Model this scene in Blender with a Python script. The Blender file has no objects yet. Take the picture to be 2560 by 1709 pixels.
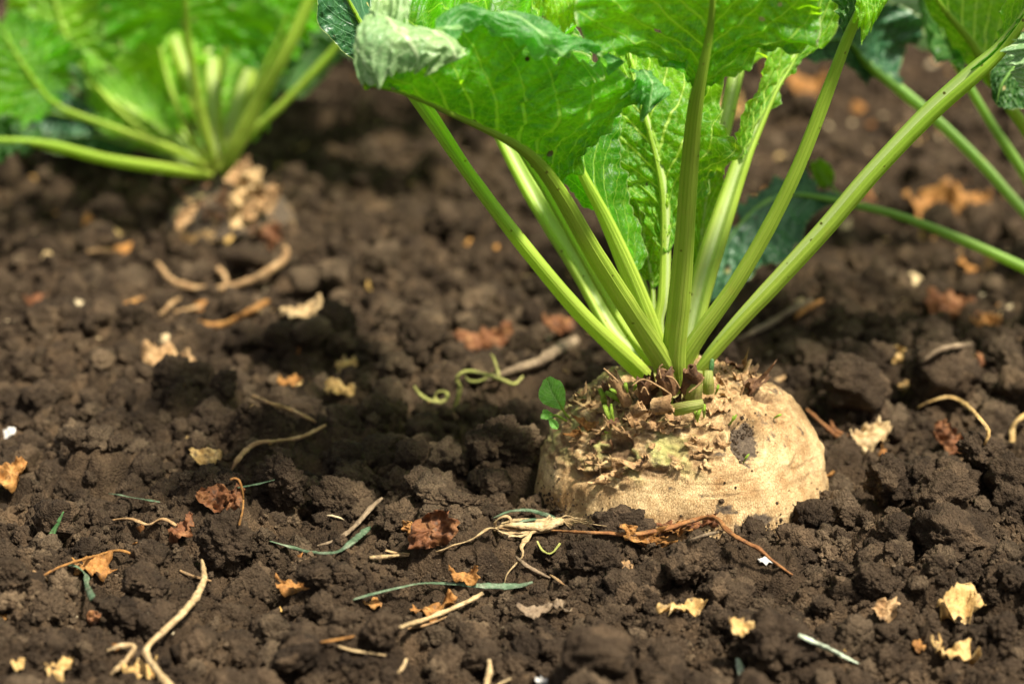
import bpy, bmesh, math, random
import numpy as np
from mathutils import Vector

C = bpy.context.scene
COL = C.collection
rng = np.random.default_rng(7)
random.seed(7)

# ------------------------------------------------------------------ camera
CAM_H = 0.41
PITCH = math.radians(15.0)
F_PX = 6585.0                      # focal length in pixels of the 2560 wide photograph
cd = bpy.data.cameras.new("camera")
cam = bpy.data.objects.new("camera", cd)
COL.objects.link(cam)
cam.location = (0, 0, CAM_H)
cam.rotation_euler = (math.pi / 2 - PITCH, 0, 0)
cd.sensor_width = 36.0
cd.lens = 36.0 * F_PX / 2560.0
cd.clip_start = 0.01
cd.clip_end = 400.0
cd.dof.use_dof = True
cd.dof.focus_distance = 1.225
cd.dof.aperture_fstop = 6.6
C.camera = cam

# ------------------------------------------------------------------ world, sun, exposure
SUN_EL, SUN_AZ = 58.0, 46.0         # azimuth measured from -Y (behind the camera) towards +X
world = bpy.data.worlds.new("World")
C.world = world
world.use_nodes = True
wt = world.node_tree
for n in list(wt.nodes):
    wt.nodes.remove(n)
sky = wt.nodes.new("ShaderNodeTexSky")
sky.sky_type = 'NISHITA'
sky.sun_disc = False
sky.sun_elevation = math.radians(SUN_EL)
sky.sun_rotation = math.radians(180 - SUN_AZ)
sky.air_density = 1.0
sky.dust_density = 3.0
hs = wt.nodes.new("ShaderNodeHueSaturation")
hs.inputs['Saturation'].default_value = 0.22
bg = wt.nodes.new("ShaderNodeBackground")
bg.inputs['Strength'].default_value = 0.065
wo = wt.nodes.new("ShaderNodeOutputWorld")
wt.links.new(sky.outputs[0], hs.inputs['Color'])
wt.links.new(hs.outputs[0], bg.inputs['Color'])
wt.links.new(bg.outputs[0], wo.inputs['Surface'])

sd = bpy.data.lights.new("sun", 'SUN')
sd.energy = 4.6
sd.angle = math.radians(6)
sd.color = (1.0, 0.93, 0.80)
sun = bpy.data.objects.new("sun", sd)
COL.objects.link(sun)
_e, _a = math.radians(SUN_EL), math.radians(SUN_AZ)
sdir = Vector((math.cos(_e) * math.sin(_a), -math.cos(_e) * math.cos(_a), math.sin(_e)))
sun.rotation_euler = sdir.to_track_quat('Z', 'Y').to_euler()

C.view_settings.view_transform = 'Standard'
C.view_settings.look = 'None'
C.view_settings.gamma = 1.0
C.view_settings.use_curve_mapping = False
C.view_settings.exposure = 1.03
try:
    C.cycles.max_bounces = 8
    C.cycles.transmission_bounces = 6
    C.cycles.use_denoising = True
except Exception:
    pass

# ------------------------------------------------------------------ pixel <-> place
K = 2560.0 / 2349.0                # the coordinates below were read off a 2349 pixel wide copy
CP, SP = math.cos(PITCH), math.sin(PITCH)

def ray(x, y):
    a = (x * K - 1280.0) / F_PX
    b = -(y * K - 854.5) / F_PX
    return np.array([a, CP + b * SP, -SP + b * CP])

def P(x, y, Y):
    d = ray(x, y)
    return np.array([0, 0, CAM_H]) + d * (Y / d[1])

def project(p):
    """world points (n,3) -> x, y of the copy"""
    q = p - np.array([0, 0, CAM_H])
    fw = q[..., 1] * CP - q[..., 2] * SP
    up = q[..., 1] * SP + q[..., 2] * CP
    return (1280 + F_PX * q[..., 0] / fw) / K, (854.5 - F_PX * up / fw) / K

# ------------------------------------------------------------------ noise
def hash3(a, b, c, seed):
    with np.errstate(over='ignore'):
        h = (a.astype(np.int64) * 374761393 + b.astype(np.int64) * 668265263
             + c.astype(np.int64) * 2147483647 + seed * 974634777) & 0xffffffff
        h = ((h ^ (h >> 13)) * 1274126177) & 0xffffffff
        h = ((h ^ (h >> 16)) * 2246822519) & 0xffffffff
        h = h ^ (h >> 15)
    return (h & 0xffffff).astype(np.float64) / 16777215.0

def vnoise(p, seed=0):
    i = np.floor(p).astype(np.int64)
    f = p - i
    f = f * f * f * (f * (f * 6 - 15) + 10)
    out = 0
    for dx in (0, 1):
        wx = f[..., 0] if dx else 1 - f[..., 0]
        for dy in (0, 1):
            wy = f[..., 1] if dy else 1 - f[..., 1]
            for dz in (0, 1):
                wz = f[..., 2] if dz else 1 - f[..., 2]
                out = out + wx * wy * wz * hash3(i[..., 0] + dx, i[..., 1] + dy, i[..., 2] + dz, seed)
    return out * 2 - 1

def vnoise2(x, y, seed=0):
    ix, iy = np.floor(x).astype(np.int64), np.floor(y).astype(np.int64)
    fx, fy = x - ix, y - iy
    fx = fx * fx * (3 - 2 * fx)
    fy = fy * fy * (3 - 2 * fy)
    z = np.zeros_like(ix)
    a = hash3(ix, iy, z, seed); b = hash3(ix + 1, iy, z, seed)
    c = hash3(ix, iy + 1, z, seed); d = hash3(ix + 1, iy + 1, z, seed)
    return (a * (1 - fx) * (1 - fy) + b * fx * (1 - fy) + c * (1 - fx) * fy + d * fx * fy) * 2 - 1

def fbm(p, octs=4, seed=0, gain=0.5):
    a, s, o = 1.0, 0, 1.0
    for k in range(octs):
        s = s + a * vnoise(p * o + 17.3 * k, seed + k)
        a *= gain; o *= 2.03
    return s

def fbm2(x, y, octs=3, seed=0, gain=0.5):
    a, s, o = 1.0, 0, 1.0
    for k in range(octs):
        s = s + a * vnoise2(x * o + 9.1 * k, y * o - 5.7 * k, seed + k)
        a *= gain; o *= 2.03
    return s

def worley(p, seed=0):
    i = np.floor(p).astype(np.int64)
    best = np.full(p.shape[:-1], 9.0)
    for dx in (-1, 0, 1):
        for dy in (-1, 0, 1):
            for dz in (-1, 0, 1):
                a, b, c = i[..., 0] + dx, i[..., 1] + dy, i[..., 2] + dz
                q = np.stack([a + hash3(a, b, c, seed), b + hash3(a, b, c, seed + 5), c + hash3(a, b, c, seed + 9)], -1)
                best = np.minimum(best, ((p - q) ** 2).sum(-1))
    return np.sqrt(best)

def cobble(x, y, cell, seed, rmin=0.35, rmax=0.85, flat=0.8, dens=1.0, jit=0.45):
    gx, gy = np.floor(x / cell).astype(np.int64), np.floor(y / cell).astype(np.int64)
    H = np.zeros_like(x)
    z = np.zeros_like(gx)
    for dx in (-1, 0, 1):
        for dy in (-1, 0, 1):
            cx, cy = gx + dx, gy + dy
            h1 = hash3(cx, cy, z, seed); h2 = hash3(cx, cy, z, seed + 11); h3 = hash3(cx, cy, z, seed + 23)
            px = (cx + .5 + (h1 - .5) * 2 * jit) * cell
            py = (cy + .5 + (h2 - .5) * 2 * jit) * cell
            r = cell * (rmin + (rmax - rmin) * h3 * h3)
            if dens < 1:
                r = np.where(hash3(cx, cy, z, seed + 37) < dens, r, 1e-5)
            d2 = ((x - px) ** 2 + (y - py) ** 2) / (r * r)
            H = np.maximum(H, np.sqrt(np.maximum(0, 1 - d2)) * r * flat)
    return H

BX, BY = P(1564, 1078, 1.25)[0], 1.25          # axis of the main beet

def macro(x, y):
    h = 0.008 * fbm2(x / 0.16 + 3, y / 0.16, 2, 5)
    d2 = ((x - BX) ** 2 + (y - (BY + .01)) ** 2)
    h = h * (1 - .7 * np.exp(-d2 / .10 ** 2))
    h = h - 0.015 * np.exp(-((x - BX) ** 2 / .10 ** 2 + (y - (BY + .035)) ** 2 / .08 ** 2))
    # low mound round the beet of the far row, and the ground falling away to its right
    h = h + 0.018 * np.exp(-((x + .22) ** 2 + (y - 1.86) ** 2) / .10 ** 2)
    h = h + 0.010 * np.exp(-((x - .30) ** 2 + (y - 1.22) ** 2) / .09 ** 2)
    return h

def ground_h(x, y):
    x = np.asarray(x, float); y = np.asarray(y, float)
    wx = x + .006 * fbm2(x / .02, y / .02, 2, 71) + .0012 * vnoise2(x / .004, y / .004, 75)
    wy = y + .006 * fbm2(x / .02, y / .02, 2, 72) + .0012 * vnoise2(x / .004, y / .004, 76)
    h = macro(x, y)
    h = h + cobble(wx, wy, .045, 101, .25, .62, .68, .6)
    h = h + cobble(wx + .3, wy, .018, 131, .35, .72, .80, .85) * (0.7 + .4 * vnoise2(x / .05, y / .05, 9))
    h = h + cobble(wx, wy + .7, .0078, 151, .36, .72, .9, .85)
    h = h + cobble(wx + .2, wy + .1, .0034, 171, .4, .8, .8)
    h = h + .0008 * fbm2(x / .0016, y / .0016, 2, 181)
    return h - 0.009

def GP(x, y, lift=0.0):
    """point of the soil surface seen at x, y"""
    d = ray(x, y)
    t0 = (CAM_H - .05) / -d[2]; t1 = (CAM_H + .03) / -d[2]
    t = np.linspace(t0, t1, 360)
    q = np.array([0, 0, CAM_H]) + t[:, None] * d
    hit = np.nonzero(q[:, 2] <= ground_h(q[:, 0], q[:, 1]))[0]
    p = q[hit[0] if len(hit) else -1].copy()
    p[2] += lift
    return p

def px_size(p):
    """metres per pixel of the copy at a point"""
    q = p - np.array([0, 0, CAM_H])
    return (q[1] * CP - q[2] * SP) / F_PX * K

# ------------------------------------------------------------------ materials
class Mat:
    def __init__(s, name):
        s.m = bpy.data.materials.new(name)
        s.m.use_nodes = True
        s.t = s.m.node_tree
        for n in list(s.t.nodes):
            s.t.nodes.remove(n)
    def n(s, kind, ins=None, **props):
        nd = s.t.nodes.new(kind)
        for k, v in props.items():
            setattr(nd, k, v)
        for k, v in (ins or {}).items():
            i = nd.inputs[k]
            if hasattr(v, 'is_output') or isinstance(v, bpy.types.NodeSocket):
                s.t.links.new(v, i)
            else:
                i.default_value = v
        return nd
    def math(s, op, a, b=0.0, c=None):
        ins = {0: a, 1: b}
        if c is not None: ins[2] = c
        return s.n('ShaderNodeMath', ins, operation=op).outputs[0]
    def pos(s, scale=(1, 1, 1)):
        g = s.n('ShaderNodeNewGeometry')
        return s.n('ShaderNodeMapping', {'Vector': g.outputs['Position'], 'Scale': scale}).outputs[0]
    def noise(s, vec, scale, detail=3.0, rough=.55):
        return s.n('ShaderNodeTexNoise', {'Vector': vec, 'Scale': scale, 'Detail': detail, 'Roughness': rough}).outputs['Fac']
    def ramp(s, fac, stops):
        r = s.n('ShaderNodeValToRGB', {'Fac': fac})
        e = r.color_ramp.elements
        while len(e) < len(stops): e.new(0.5)
        for k, (p, c) in enumerate(stops):
            e[k].position = p
            e[k].color = (*c, 1) if len(c) == 3 else c
        return r.outputs[0]
    def rng(s, v, a, b, c=0., d=1.):
        return s.n('ShaderNodeMapRange', {'Value': v, 'From Min': a, 'From Max': b, 'To Min': c, 'To Max': d}, interpolation_type='SMOOTHSTEP').outputs[0]
    def mix(s, fac, a, b, mode='MIX'):
        nd = s.n('ShaderNodeMix', data_type='RGBA', blend_type=mode)
        for i, v in ((0, fac), (6, a), (7, b)):
            if isinstance(v, bpy.types.NodeSocket): s.t.links.new(v, nd.inputs[i])
            elif i == 0: nd.inputs[0].default_value = v
            else: nd.inputs[i].default_value = (*v, 1)
        return nd.outputs[2]
    def attr(s, name, what='Fac'):
        return s.n('ShaderNodeAttribute', attribute_name=name).outputs[what]
    def bump(s, h, dist, strength=1.0, normal=None):
        ins = {'Height': h, 'Distance': dist, 'Strength': strength}
        if normal is not None: ins['Normal'] = normal
        return s.n('ShaderNodeBump', ins).outputs[0]
    def out(s, col, rough=.8, normal=None, spec=.3, trans=None, tcol=None, coat=0.):
        ins = {'Base Color': col if isinstance(col, bpy.types.NodeSocket) else (*col, 1), 'Roughness': rough, 'Specular IOR Level': spec}
        if normal is not None: ins['Normal'] = normal
        b = s.n('ShaderNodeBsdfPrincipled', ins)
        sh = b.outputs[0]
        if trans:
            ti = {'Color': tcol if isinstance(tcol, bpy.types.NodeSocket) else (*tcol, 1)}
            if normal is not None: ti['Normal'] = normal
            tr = s.n('ShaderNodeBsdfTranslucent', ti)
            mx = s.n('ShaderNodeMixShader', {0: trans, 1: sh, 2: tr.outputs[0]})
            sh = mx.outputs[0]
        s.n('ShaderNodeOutputMaterial', {'Surface': sh})
        return s.m

def soil_mat(name, lo, hi):
    m = Mat(name)
    p = m.pos()
    c = m.ramp(m.noise(p, 38, 4, .6), [(.3, lo), (.7, hi)])
    f = m.noise(p, 700, 4, .65)
    c = m.mix(1.0, c, m.ramp(f, [(.25, (.6, .57, .55)), (.75, (1.5, 1.45, 1.38))]), 'MULTIPLY')
    tone = m.n('ShaderNodeTexVoronoi', {'Vector': p, 'Scale': 75.0}, feature='F1')
    c = m.mix(1.0, c, m.ramp(m.n('ShaderNodeSeparateColor', {0: tone.outputs['Color']}).outputs[0], [(0, (.66, .64, .62)), (.8, (1.2, 1.17, 1.12)), (1, (1.7, 1.62, 1.5))]), 'MULTIPLY')
    # pale mineral grains
    v = m.n('ShaderNodeTexVoronoi', {'Vector': p, 'Scale': 420.0}, feature='F1')
    g = m.math('MULTIPLY', m.rng(v.outputs['Distance'], .06, .14, 1, 0), m.rng(m.n('ShaderNodeSeparateColor', {0: v.outputs['Color']}).outputs[0], .90, .93))
    c = m.mix(m.math('MULTIPLY', g, .7), c, (.34, .27, .18))
    gv = m.n('ShaderNodeTexVoronoi', {'Vector': p, 'Scale': 850.0}, feature='F1').outputs['Distance']
    hgt = m.math('SUBTRACT', m.math('ADD', m.noise(p, 500, 5, .7), m.math('MULTIPLY', m.noise(p, 1700, 3, .6), .35)), m.math('MULTIPLY', gv, .5))
    nrm = m.bump(hgt, .0026, 1.0)
    return m.out(c, m.rng(f, .3, .7, .95, .8), nrm, .12)

M_SOIL = soil_mat('soil', (.034, .024, .016), (.092, .064, .039))
M_CLOD = soil_mat('clod', (.036, .026, .018), (.090, .065, .042))
M_CLODPALE = soil_mat('dry_clod', (.070, .053, .035), (.135, .10, .066))

def beet_mat(name='beet_skin', base=(.37, .225, .10), light=(.66, .50, .28), rust=(.34, .15, .035)):
    m = Mat(name)
    p = m.pos()
    n1 = m.noise(p, 45, 4, .6)
    c = m.ramp(n1, [(.34, base), (.60, light)])
    blot = m.noise(m.pos((1, 1, .5)), 110, 5, .7)
    c = m.mix(1.0, c, m.ramp(blot, [(.30, (.66, .55, .42)), (.48, (.96, .93, .88)), (.70, (1.22, 1.22, 1.2))]), 'MULTIPLY')
    # faint horizontal bands and fine vertical cracks of the skin
    pv = m.pos((1, 1, .22))
    vn = m.noise(pv, 900, 3, .6)
    wav = m.n('ShaderNodeTexVoronoi', {'Vector': m.pos((1, 1, .5)), 'Scale': 1050.0}, feature='DISTANCE_TO_EDGE').outputs['Distance']
    crack = m.rng(wav, .0, .10, 0, 1)
    c = m.mix(1.0, c, m.ramp(crack, [(0, (.70, .62, .52)), (1, (1.05, 1.04, 1.02))]), 'MULTIPLY')
    bands = m.noise(m.pos((.15, .15, 1)), 330, 3, .5)
    c = m.mix(1.0, c, m.ramp(bands, [(.3, (.84, .80, .74)), (.6, (1.06, 1.05, 1.03))]), 'MULTIPLY')
    # rough crown zone: browner, mottled
    rz = m.attr('rough')
    mott = m.noise(p, 230, 5, .7)
    crown = m.ramp(mott, [(.32, (.07, .035, .016)), (.46, (.27, .155, .065)), (.57, (.50, .34, .155)), (.72, (.80, .63, .38))])
    c = m.mix(m.math('MULTIPLY', rz, .80), c, crown)
    # greenish leaf scars near the crown
    gr = m.math('MULTIPLY', m.attr('scar'), m.rng(m.noise(p, 90, 2, .5), .5, .62))
    c = m.mix(m.math('MULTIPLY', gr, .6), c, (.42, .46, .14))
    # rusty line at the soil
    st = m.math('MULTIPLY', m.attr('stain'), m.rng(m.noise(p, 60, 3), .2, .7, .6, 1))
    c = m.mix(st, c, rust)
    # pits and creases darkened, with occlusion shade painted into low spots
    c = m.mix(m.attr('pit_shade'), c, (.12, .07, .035))
    # clinging soil
    d = m.attr('dirt')
    dn = m.rng(m.math('ADD', d, m.math('MULTIPLY', m.math('SUBTRACT', m.noise(p, 260, 5, .7), .5), .9)), .42, .62)
    c = m.mix(dn, c, m.ramp(m.noise(p, 500, 3), [(.3, (.06, .042, .028)), (.7, (.15, .11, .07))]))
    sp = m.n('ShaderNodeTexVoronoi', {'Vector': p, 'Scale': 260.0}, feature='F1')
    g = m.math('MULTIPLY', m.rng(sp.outputs['Distance'], .08, .16, 1, 0), m.rng(m.n('ShaderNodeSeparateColor', {0: sp.outputs['Color']}).outputs[0], .84, .86))
    c = m.mix(m.math('MULTIPLY', g, .75), c, (.09, .055, .03))
    h = m.math('ADD', m.math('MULTIPLY', crack, .35), m.math('ADD', m.math('MULTIPLY', vn, .5), m.math('MULTIPLY', m.noise(p, 420, 5, .7), .8)))
    nrm = m.bump(h, .0011, .8)
    return m.out(c, .75, nrm, .25)

M_BEET = beet_mat()
M_BEETFAR = beet_mat('far_beet_skin', (.34, .20, .075), (.56, .38, .17))

def stalk_mat(name, low, high, pale):
    m = Mat(name)
    uv = m.n('ShaderNodeUVMap', uv_map='uv').outputs[0]
    sx = m.n('ShaderNodeSeparateXYZ', {0: uv})
    v = sx.outputs[1]
    st = m.n('ShaderNodeMapping', {'Vector': uv, 'Scale': (1, .035, 1)}).outputs[0]
    streak = m.noise(st, 26, 4, .6)
    big = m.noise(m.pos(), 22, 2)
    c = m.mix(m.rng(m.math('ADD', v, m.math('MULTIPLY', m.math('SUBTRACT', big, .5), .4)), .1, .9), low, high)
    c = m.mix(1.0, c, m.ramp(streak, [(.3, (.60, .72, .55)), (.5, (1, 1, 1)), (.70, (1.4, 1.25, 1.7))]), 'MULTIPLY')
    c = m.mix(m.math('MULTIPLY', m.attr('groove'), .75), c, pale)
    # small brown specks
    sp = m.n('ShaderNodeTexVoronoi', {'Vector': m.pos(), 'Scale': 190.0}, feature='F1')
    g = m.math('MULTIPLY', m.rng(sp.outputs['Distance'], .10, .19, 1, 0), m.rng(m.n('ShaderNodeSeparateColor', {0: sp.outputs['Color']}).outputs[0], .74, .76))
    c = m.mix(g, c, (.08, .04, .015))
    br = m.math('MULTIPLY', m.rng(m.noise(m.pos(), 75, 3, .6), .60, .74), .30)
    c = m.mix(br, c, (.50, .42, .08))
    # browned foot of the stalk
    c = m.mix(m.math('MULTIPLY', m.rng(v, .0, .10, 1, 0), m.rng(m.noise(m.pos(), 160, 4, .7), .42, .6)), c, (.17, .09, .04))
    nrm = m.bump(m.math('ADD', streak, m.math('MULTIPLY', m.noise(m.pos(), 900, 2), .15)), .0009, .7)
    return m.out(c, .42, nrm, .3, .36, (.52, .74, .06))

M_STALK = stalk_mat('leaf_stalk', (.44, .57, .075), (.30, .50, .04), (.68, .78, .40))
M_STALKDK = stalk_mat('dark_leaf_stalk', (.30, .48, .10), (.20, .40, .08), (.45, .62, .28))

M_OLDSTALK = stalk_mat('withered_leaf_stalk', (.26, .22, .07), (.34, .36, .10), (.40, .34, .14))

def leaf_mat(name, base, base2, vein, tcol, trans=.5, rough=.42, spots=.5, spec=.45, nveins=9.0, slant=.42):
    m = Mat(name)
    uv = m.n('ShaderNodeUVMap', uv_map='uv').outputs[0]
    s = m.n('ShaderNodeSeparateXYZ', {0: uv})
    t = s.outputs[0]
    a = m.math('ABSOLUTE', s.outputs[1])
    p = m.pos()
    wob = m.math('MULTIPLY', m.math('SUBTRACT', m.noise(p, 30, 2), .5), .10)
    q = m.math('ADD', m.math('SUBTRACT', t, m.math('MULTIPLY', m.math('POWER', a, .85), slant)), wob)
    fr = m.math('ABSOLUTE', m.math('SUBTRACT', m.math('FRACT', m.math('ADD', m.math('MULTIPLY', q, nveins), 10.0)), .5))
    w = m.math('MULTIPLY', m.math('SUBTRACT', 1.0, m.math('MULTIPLY', a, .75)), .055)
    v1 = m.n('ShaderNodeMapRange', {'Value': fr, 'From Min': w, 'From Max': m.math('MULTIPLY', w, 2.0), 'To Min': 1., 'To Max': 0.}).outputs[0]
    # finer side veins running the other way
    q2 = m.math('ADD', m.math('ADD', m.math('MULTIPLY', t, 1.0), m.math('MULTIPLY', a, .55)), m.math('MULTIPLY', wob, 1.7))
    fr2 = m.math('ABSOLUTE', m.math('SUBTRACT', m.math('FRACT', m.math('ADD', m.math('MULTIPLY', q2, nveins * 1.7), 10.0)), .5))
    v2 = m.rng(fr2, .02, .05, .45, 0)
    net = m.n('ShaderNodeTexVoronoi', {'Vector': p, 'Scale': 260.0}, feature='DISTANCE_TO_EDGE').outputs['Distance']
    v3 = m.rng(net, .0, .09, .35, 0)
    mid = m.rng(a, .015, .05, 1, 0)
    V = m.math('MAXIMUM', m.math('MAXIMUM', v1, v2), m.math('MAXIMUM', v3, mid))
    n1 = m.noise(p, 40, 3, .6)
    c = m.ramp(n1, [(.3, base), (.7, base2)])
    wide = m.noise(p, 14, 3, .6)
    fine = m.noise(p, 330, 4, .65)
    mulc = m.mix(1.0, m.ramp(fine, [(.3, (.66, .75, .66)), (.7, (1.28, 1.2, 1.28))]), m.ramp(wide, [(.35, (.62, .74, .70)), (.65, (1.35, 1.2, 1.1))]), 'MULTIPLY')
    c = m.mix(1.0, c, mulc, 'MULTIPLY')
    tc = m.mix(1.0, m.ramp(n1, [(.3, tuple(k * .62 for k in tcol)), (.7, tuple(min(1, k * 1.1) for k in tcol))]), mulc, 'MULTIPLY')
    c = m.mix(V, c, vein)
    tc = m.mix(m.math('MULTIPLY', V, .85), tc, tuple(min(1, k * 1.15) for k in (tcol[0] * 1.25, tcol[1] * 1.0, tcol[2] * 2)))
    edge = m.rng(a, .975, 1.0)
    c = m.mix(m.math('MULTIPLY', edge, .8), c, (.55, .62, .25))
    if spots:
        sp = m.n('ShaderNodeTexVoronoi', {'Vector': p, 'Scale': 120.0}, feature='F1')
        sc = m.n('ShaderNodeSeparateColor', {0: sp.outputs['Color']})
        rad = m.math('MULTIPLY', sc.outputs[1], .26)
        on = m.math('MULTIPLY', m.rng(m.math('SUBTRACT', sp.outputs['Distance'], rad), -.04, .04, 1, 0), m.rng(sc.outputs[0], 1 - .32 * spots, 1 - .30 * spots))
        dark = m.mix(m.rng(sc.outputs[2], .45, .55), (.055, .035, .012), (.48, .44, .16))
        c = m.mix(on, c, dark)
        tc = m.mix(on, tc, dark)
    h = m.math('ADD', m.math('MULTIPLY', fine, .5), m.math('MULTIPLY', V, .55))
    nrm = m.bump(h, .0009, .75)
    return m.out(c, rough, nrm, spec, trans, tc)

M_LEAF = leaf_mat('leaf_green', (.045, .20, .008), (.10, .36, .014), (.30, .52, .06), (.40, 1.0, .01), .66, spots=1.1, spec=.55, rough=.38)
M_LEAFLIME = leaf_mat('leaf_lime', (.08, .30, .012), (.16, .44, .02), (.50, .72, .14), (.55, 1.0, .02), .6, spots=.25, nveins=8.0)
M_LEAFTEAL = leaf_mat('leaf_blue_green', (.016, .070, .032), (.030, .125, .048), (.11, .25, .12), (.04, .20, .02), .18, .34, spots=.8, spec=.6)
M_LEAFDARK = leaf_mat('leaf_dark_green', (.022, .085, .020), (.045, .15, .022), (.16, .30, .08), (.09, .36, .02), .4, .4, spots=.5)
M_LEAFMARGIN = leaf_mat('leaf_margin_green', (.05, .19, .05), (.13, .36, .10), (.34, .54, .22), (.25, .75, .05), .5, .4, spots=.3, spec=.4, nveins=2.0)
M_LEAFPALE = leaf_mat('leaf_pale_sheen', (.28, .46, .17), (.44, .62, .28), (.56, .70, .36), (.40, .70, .25), .35, .36, spots=.3, spec=.6, nveins=2.5)  # pale base colour stands in for sky reflected on upturned leaf

def dry_mat(name, a, b, c3, trans=.12, rough=.7):
    m = Mat(name)
    g = m.n('ShaderNodeTexCoord').outputs['Object']
    st = m.n('ShaderNodeMapping', {'Vector': m.pos(), 'Scale': (1, 1, 1)}).outputs[0]
    uvm = m.n('ShaderNodeMapping', {'Vector': m.n('ShaderNodeUVMap', uv_map='uv').outputs[0], 'Scale': (1, .05, 1)}).outputs[0]
    fib = m.noise(uvm, 30, 3, .6)
    n1 = m.math('ADD', m.math('MULTIPLY', m.noise(st, 130, 4, .65), .62), m.math('MULTIPLY', fib, .38))
    c = m.ramp(n1, [(.28, a), (.5, b), (.72, c3)])
    f = m.noise(st, 800, 3, .6)
    c = m.mix(1.0, c, m.ramp(f, [(.3, (.7, .66, .6)), (.7, (1.2, 1.18, 1.15))]), 'MULTIPLY')
    dust = m.math('MULTIPLY', m.rng(m.noise(m.pos(), 210, 5, .75), .53, .66), .72)
    c = m.mix(dust, c, (.085, .060, .040))
    nrm = m.bump(m.math('ADD', n1, m.math('MULTIPLY', f, .4)), .0012, .8)
    return m.out(c, rough, nrm, .3, trans, b)

M_STRAW = dry_mat('straw', (.24, .15, .07), (.54, .39, .20), (.80, .65, .40))
M_OCHRE = dry_mat('ochre_dry_leaf', (.14, .06, .018), (.36, .17, .045), (.62, .36, .12))
M_YELLOW = dry_mat('yellow_dry_leaf', (.30, .16, .05), (.60, .40, .15), (.80, .62, .34))
M_RUST = dry_mat('rusty_dry_leaf', (.06, .022, .012), (.19, .075, .028), (.42, .22, .09))
M_BROWN = dry_mat('brown_husk', (.035, .018, .010), (.13, .065, .03), (.34, .20, .09))
M_TAN = dry_mat('tan_husk', (.16, .08, .035), (.42, .26, .12), (.70, .51, .28))
M_BEETHUSK = dry_mat('pale_husk', (.24, .14, .06), (.52, .36, .17), (.76, .59, .34))
M_VINE = dry_mat('red_brown_stem', (.10, .035, .015), (.30, .13, .045), (.50, .27, .10))
M_TEAL = dry_mat('blue_green_blade', (.035, .075, .040), (.12, .20, .115), (.44, .50, .36), .2, .5)
M_PALEGREEN = dry_mat('pale_green_straw', (.36, .46, .34), (.55, .66, .50), (.78, .82, .66))
M_TENDRIL = dry_mat('green_tendril', (.24, .28, .06), (.42, .44, .12), (.60, .54, .24), .15, .5)
M_GREYWOOD = dry_mat('grey_brown_twig', (.10, .07, .045), (.26, .19, .12), (.44, .34, .22))
M_BUD = dry_mat('green_shoot', (.16, .36, .03), (.36, .58, .06), (.52, .68, .14), .3, .45)
M_BLADE = dry_mat('green_grass_blade', (.05, .16, .05), (.12, .30, .10), (.34, .50, .26), .3, .45)
M_WHITE = dry_mat('white_fragment', (.55, .55, .52), (.80, .80, .78), (.88, .88, .86))

# ------------------------------------------------------------------ object helpers
def tag(o, label=None, cat=None, group=None, kind=None):
    if label: o['label'] = label
    if cat: o['category'] = cat
    if group: o['group'] = group
    if kind: o['kind'] = kind
    return o

def empty(name, loc, label, cat, group=None):
    o = bpy.data.objects.new(name, None)
    o.empty_display_size = .02
    COL.objects.link(o)
    o.location = Vector([float(k) for k in loc])
    return tag(o, label, cat, group)

def mesh_obj(name, V, faces, mat, parent=None, uv=None, attrs=None, smooth=True, uvs_face=None):
    """V (n,3) world; faces (m,k) int array of one face size"""
    V = np.asarray(V, dtype=np.float32).reshape(-1, 3)
    faces = np.asarray(faces, dtype=np.int32)
    o_loc = np.zeros(3, np.float32)
    if parent is not None:
        o_loc = np.array(parent.location[:], np.float32)
        if parent.parent is not None:
            o_loc = o_loc + np.array(parent.parent.location[:], np.float32)
    me = bpy.data.meshes.new(name)
    W = V - o_loc
    own = np.zeros(3, np.float32)
    if parent is None or True:
        own = W.mean(axis=0) if name not in STATIC else np.zeros(3, np.float32)
        if parent is None and name not in STATIC:
            own[2] = W[:, 2].min()
    W = W - own
    me.vertices.add(len(V)); me.vertices.foreach_set('co', W.ravel())
    k = faces.shape[1]
    me.loops.add(faces.size); me.loops.foreach_set('vertex_index', faces.ravel())
    me.polygons.add(len(faces))
    me.polygons.foreach_set('loop_start', np.arange(0, faces.size, k, dtype=np.int32))
    me.polygons.foreach_set('loop_total', np.full(len(faces), k, dtype=np.int32))
    me.update(calc_edges=True)
    me.validate()
    if smooth:
        me.polygons.foreach_set('use_smooth', np.ones(len(me.polygons), dtype=bool))
    if uv is not None:
        l = me.uv_layers.new(name='uv')
        l.data.foreach_set('uv', np.asarray(uv, np.float32)[faces.ravel()].ravel())
    for an, av in (attrs or {}).items():
        at = me.attributes.new(an, 'FLOAT', 'POINT')
        at.data.foreach_set('value', np.asarray(av, np.float32).ravel())
    me.materials.append(mat)
    o = bpy.data.objects.new(name, me)
    COL.objects.link(o)
    o.location = Vector([float(x) for x in own])
    if parent is not None:
        o.parent = parent
    return o
STATIC = {'soil', 'soil_crumbs'}

def grid_faces(n, m, wrap=False):
    i = np.arange(n - 1)[:, None]
    j = np.arange(m if wrap else m - 1)[None, :]
    a = i * m + j
    b = i * m + (j + 1) % m
    return np.stack([a, b, b + m, a + m], -1).reshape(-1, 4)

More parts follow.
